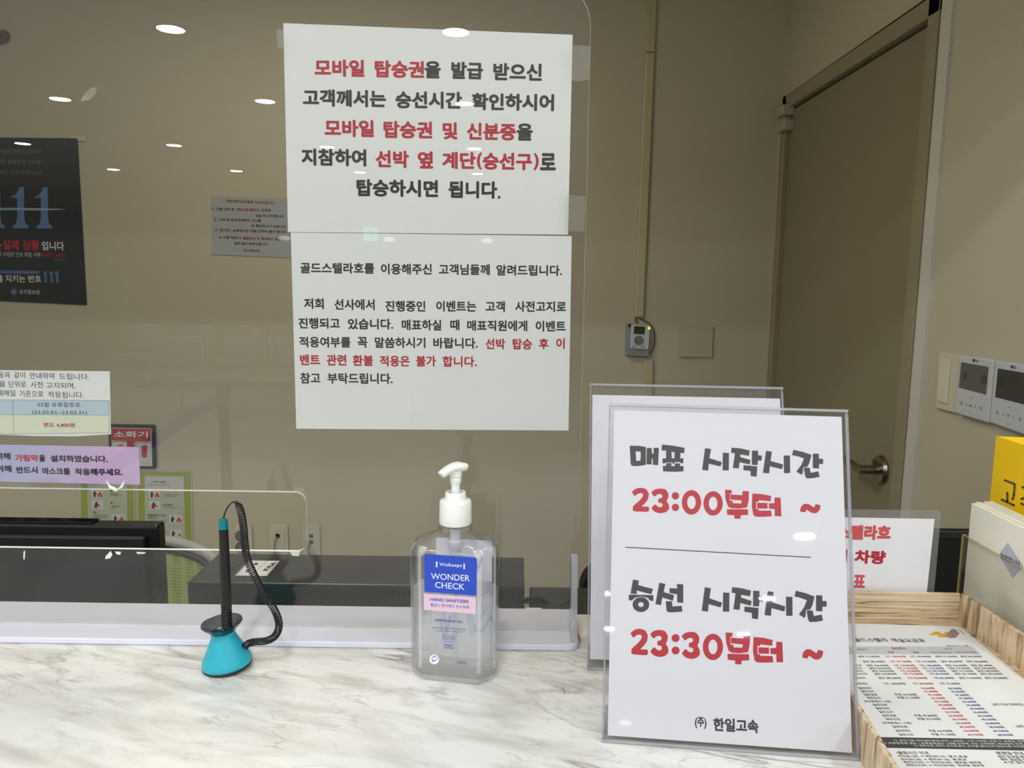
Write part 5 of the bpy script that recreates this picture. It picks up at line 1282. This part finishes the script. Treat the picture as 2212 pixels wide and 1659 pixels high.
# ------------------------------------------------------------------ controls on the right wall
def rsheet(parent, X): return Sheet((X, 0, 0), (0, -1, 0), (0, 0, 1), parent, zoom=(1700, 650, 3.6875), lift=0.0006)
sw = thing('light_switch', (XR, 1.65, 1.24), 'tall cream light switch left of the two white controllers on the right wall', 'switch')
s = rsheet(sw, XR - 0.009)
block(s, [(1208, 405), (1368, 430), (1334, 892), (1180, 852)], -0.009, 0, 'cover_plate', pmat('switch_cream', (206, 200, 178), 0.4), sw, 0.002)
block(s, [(1232, 460), (1308, 472), (1280, 822), (1205, 790)], 0, 0.004, 'rocker', pmat('switch_cream2', (216, 211, 190), 0.35), sw, 0.0015)
M_ctl = pmat('controller_plastic', (198, 202, 206), 0.4)
for k, lab in ((0, 'left white wall controller with a square grey screen on the right wall'), (1, 'right white wall controller with a wide dark screen, cut by the picture edge')):
    c_ = thing('wall_controller', (XR, 1.55 - 0.12 * k, 1.24), lab, 'controller')
    s = rsheet(c_, XR - 0.016)
    if k == 0: body = [(1374, 430), (1645, 470), (1600, 972), (1332, 892)]; scn = [(1390, 487), (1608, 526), (1587, 746), (1370, 690)]
    else: body = [(1657, 474), (2020, 525), (1975, 1098), (1610, 968)]; scn = [(1683, 537), (2000, 592), (1975, 845), (1660, 766)]
    block(s, body, -0.016, 0, 'casing', M_ctl, c_, 0.003)
    s.poly(scn, (96, 96, 90) if k == 0 else (62, 62, 58), part='screen')
    lx, ly = (1489, 473) if k == 0 else (1793, 524)
    s.ell(lx, ly, 10, 13, (70, 66, 66), part='lettering'); s.text('LG', lx + 12, ly + 13, lx + 34, ly + 17, 20, (80, 80, 80), 0.01)
    s.ell(scn[0][0] + 32, scn[0][1] + 110 - 2, 16, 34, (74, 74, 68) if k == 0 else (50, 50, 46), part='screen_mark', layer=2)
    s.uid = 1
    if k == 0: s.ell(1570, 625, 24, 38, (74, 74, 68), part='screen_mark', layer=2)
    s.uid = 0
    IC = (120, 124, 126)
    pts = ((1470, 768), (1387, 815), (1430, 826), (1463, 835), (1500, 843), (1545, 855), (1458, 897)) if k == 0 else ((1775, 845), (1677, 890), (1725, 905), (1766, 914), (1808, 922), (1858, 942), (1762, 982))
    for j, (x, y) in enumerate(pts):
        if j in (0, 6): s.line(x - 10, y + (6 if j == 0 else -6), x, y, 3.5, IC, part='icon'); s.line(x, y, x + 10, y + (8 if j == 0 else -4), 3.5, IC, part='icon')
        elif j in (1, 5): s.ell(x, y, 9, 13, IC, hole=(6, 9), part='icon')
        elif j == 3: s.poly([(x - 9, y - 8), (x + 9, y - 5), (x + 9, y + 9), (x - 9, y + 6)], IC, part='icon')
        else: s.line(x - 5, y - 8, x + 4, y, 3.5, IC, part='icon'); s.line(x + 4, y, x - 5, y + 9, 3.5, IC, part='icon')

# ------------------------------------------------------------------ the hall behind the camera (lights it, and shows as reflections in the screen)
M_lens = emat('lamp_lens', (246, 250, 255), LAMP)
M_ring = pmat('lamp_ring', (235, 235, 230), 0.3)
proto = None
def lamp(x, y):
    global proto
    lab = 'round recessed downlight in the hall ceiling, farther rows mirrored in the acrylic screen, nearest row added for brightness'
    if proto is None:
        t = thing('downlight', (x, y, HC), lab, 'light', 'recessed downlights in the hall ceiling')
        MB().lathe([(0.070, -0.001), (0.070, -0.004), (0.085, -0.004), (0.085, 0.0)], (x, y, HC), 32, cap=False).obj('trim_ring', M_ring, t, smooth=30)
        n = 32
        MB().add([(x, y, HC - 0.003)] + [(x + 0.0695 * math.cos(2 * PI * i / n), y + 0.0695 * math.sin(2 * PI * i / n), HC - 0.003) for i in range(n)], [(0, (i + 1) % n + 1, i + 1) for i in range(n)]).obj('lens', M_lens, t)
        proto = t
        return
    r = proto.copy(); COL.objects.link(r); r.location = (x, y, HC)
    for ch in list(proto.children):
        c = ch.copy(); COL.objects.link(c); c.parent = r
for yy_, off in ((-0.25, 0.08), (-1.1, 0.05), (-2.64, 0.0), (-4.3, -0.06), (-6.28, -0.10), (-8.1, -0.16)):  # nearest row is added to brighten the counter; farther rows follow the mirrored grid
    for xx_ in (-6.45, -4.90, -3.38, -1.85, -0.34, 1.2, 2.75):
        lamp(xx_ + off * (1 if xx_ > -1 else 0.6), yy_)

for x in (-5.26, -2.89, -0.67):
    t = thing('wall_lamp', (x, -15.99, 2.33), 'small glowing wall lamp on the far hall wall', 'light', 'lamps on the far hall wall')
    MB().lathe([(0.0, 0.05), (0.10, 0.035), (0.13, 0.0)], (x, -15.99, 2.33), 24, axis=(0, 1, 0), cap=False).obj('shade', emat('wall_lamp_glow_%d' % int(x), (255, 250, 235), 3.5), t)
    t.scale = (1, 1, 0.42)

ex = thing('exit_sign', (-2.75, -13.0, 2.28), 'green and white exit sign hanging under the hall ceiling', 'sign')
MB().box(-2.88, -2.62, -13.04, -13.0, 2.15, 2.40).obj('casing', pmat('exit_green', (30, 150, 90), 0.5, emit=(90, 235, 190), estr=3.0), ex)
s = Sheet((-2.62, -12.998, 2.15), (-1, 0, 0), (0, 0, 1), ex, lift=0.002)
s.polyuv([(0.09, 0.03), (0.13, 0.10), (0.11, 0.16), (0.15, 0.17), (0.19, 0.12), (0.2, 0.13), (0.16, 0.2), (0.09, 0.19), (0.08, 0.13), (0.10, 0.11), (0.07, 0.04)], (235, 245, 240), part='running_figure')
MB().box(-2.76, -2.74, -13.03, -13.01, 2.40, HC).obj('hanger', M_ring, ex)

M_seatframe = pmat('chrome_frame', (205, 205, 200), 0.25, metal=0.8); M_seat = pmat('seat_grey', (150, 152, 156), 0.5)
def bench(x0, y, n, label):
    t = thing('waiting_bench', (x0, y, 0), label, 'bench')
    for k in range(n):
        x = x0 + k * 0.62
        MB().box(x + 0.03, x + 0.53, y, y + 0.42, 0.42, 0.45).obj('seat', M_seat, t, bevel=0.01, seg=1)
        MB().box(x + 0.06, x + 0.50, y - 0.05, y - 0.035, 0.50, 0.79).obj('backrest', M_seat, t, bevel=0.004, seg=1)
        MB().tube([(x + 0.04, y - 0.01, 0.45), (x + 0.05, y - 0.055, 0.80), (x + 0.51, y - 0.055, 0.80), (x + 0.52, y - 0.01, 0.45)], 0.012, 8).obj('back_frame', M_seatframe, t, smooth=50)
    MB().box(x0, x0 + n * 0.62, y + 0.18, y + 0.24, 0.36, 0.42).obj('beam', M_seatframe, t)
    for x in (x0 + 0.3, x0 + n * 0.62 - 0.35):
        MB().box(x, x + 0.05, y - 0.05, y + 0.45, 0, 0.03).obj('leg', M_seatframe, t); MB().box(x + 0.01, x + 0.04, y + 0.19, y + 0.23, 0.03, 0.36).obj('leg', M_seatframe, t)
bench(-3.85, -6.6, 5, 'row of grey metal-framed waiting seats in the hall, nearer of the two')
bench(-5.2, -8.6, 8, 'row of grey metal-framed waiting seats in the hall, farther of the two')
M_post = pmat('stanchion_metal', (90, 92, 84), 0.35, metal=0.6); M_belt = pmat('belt_violet', (120, 120, 190), 0.6)
for (x, y, lab) in ((-1.36, -1.9, 'farther belt post of the queue barrier in the hall'), (-1.12, -0.15, 'nearer belt post of the queue barrier in the hall')):
    t = thing('belt_post', (x, y, 0), lab, 'post')
    MB().lathe([(0.16, 0), (0.16, 0.01), (0.03, 0.03), (0.025, 0.04)], (x, y, 0), 28).obj('base', M_post, t, smooth=30)
    MB().lathe([(0.025, 0.04), (0.025, 0.84), (0.035, 0.85), (0.035, 0.95), (0.02, 0.96)], (x, y, 0), 24).obj('pole', M_post, t, smooth=30)
A_, B_ = np.array((-1.36, -1.86, 0.87)), np.array((-1.12, -0.19, 0.87))
q0 = [A_, B_, B_ + (0, 0, 0.05), A_ + (0, 0, 0.05)]
tag(MB().hexa(q0, [p + np.array((0.002, 0, 0)) for p in q0]).obj('barrier_belt', M_belt, loc=A_), 'violet queue barrier belt stretched between the two posts', 'belt')

flush_ink()
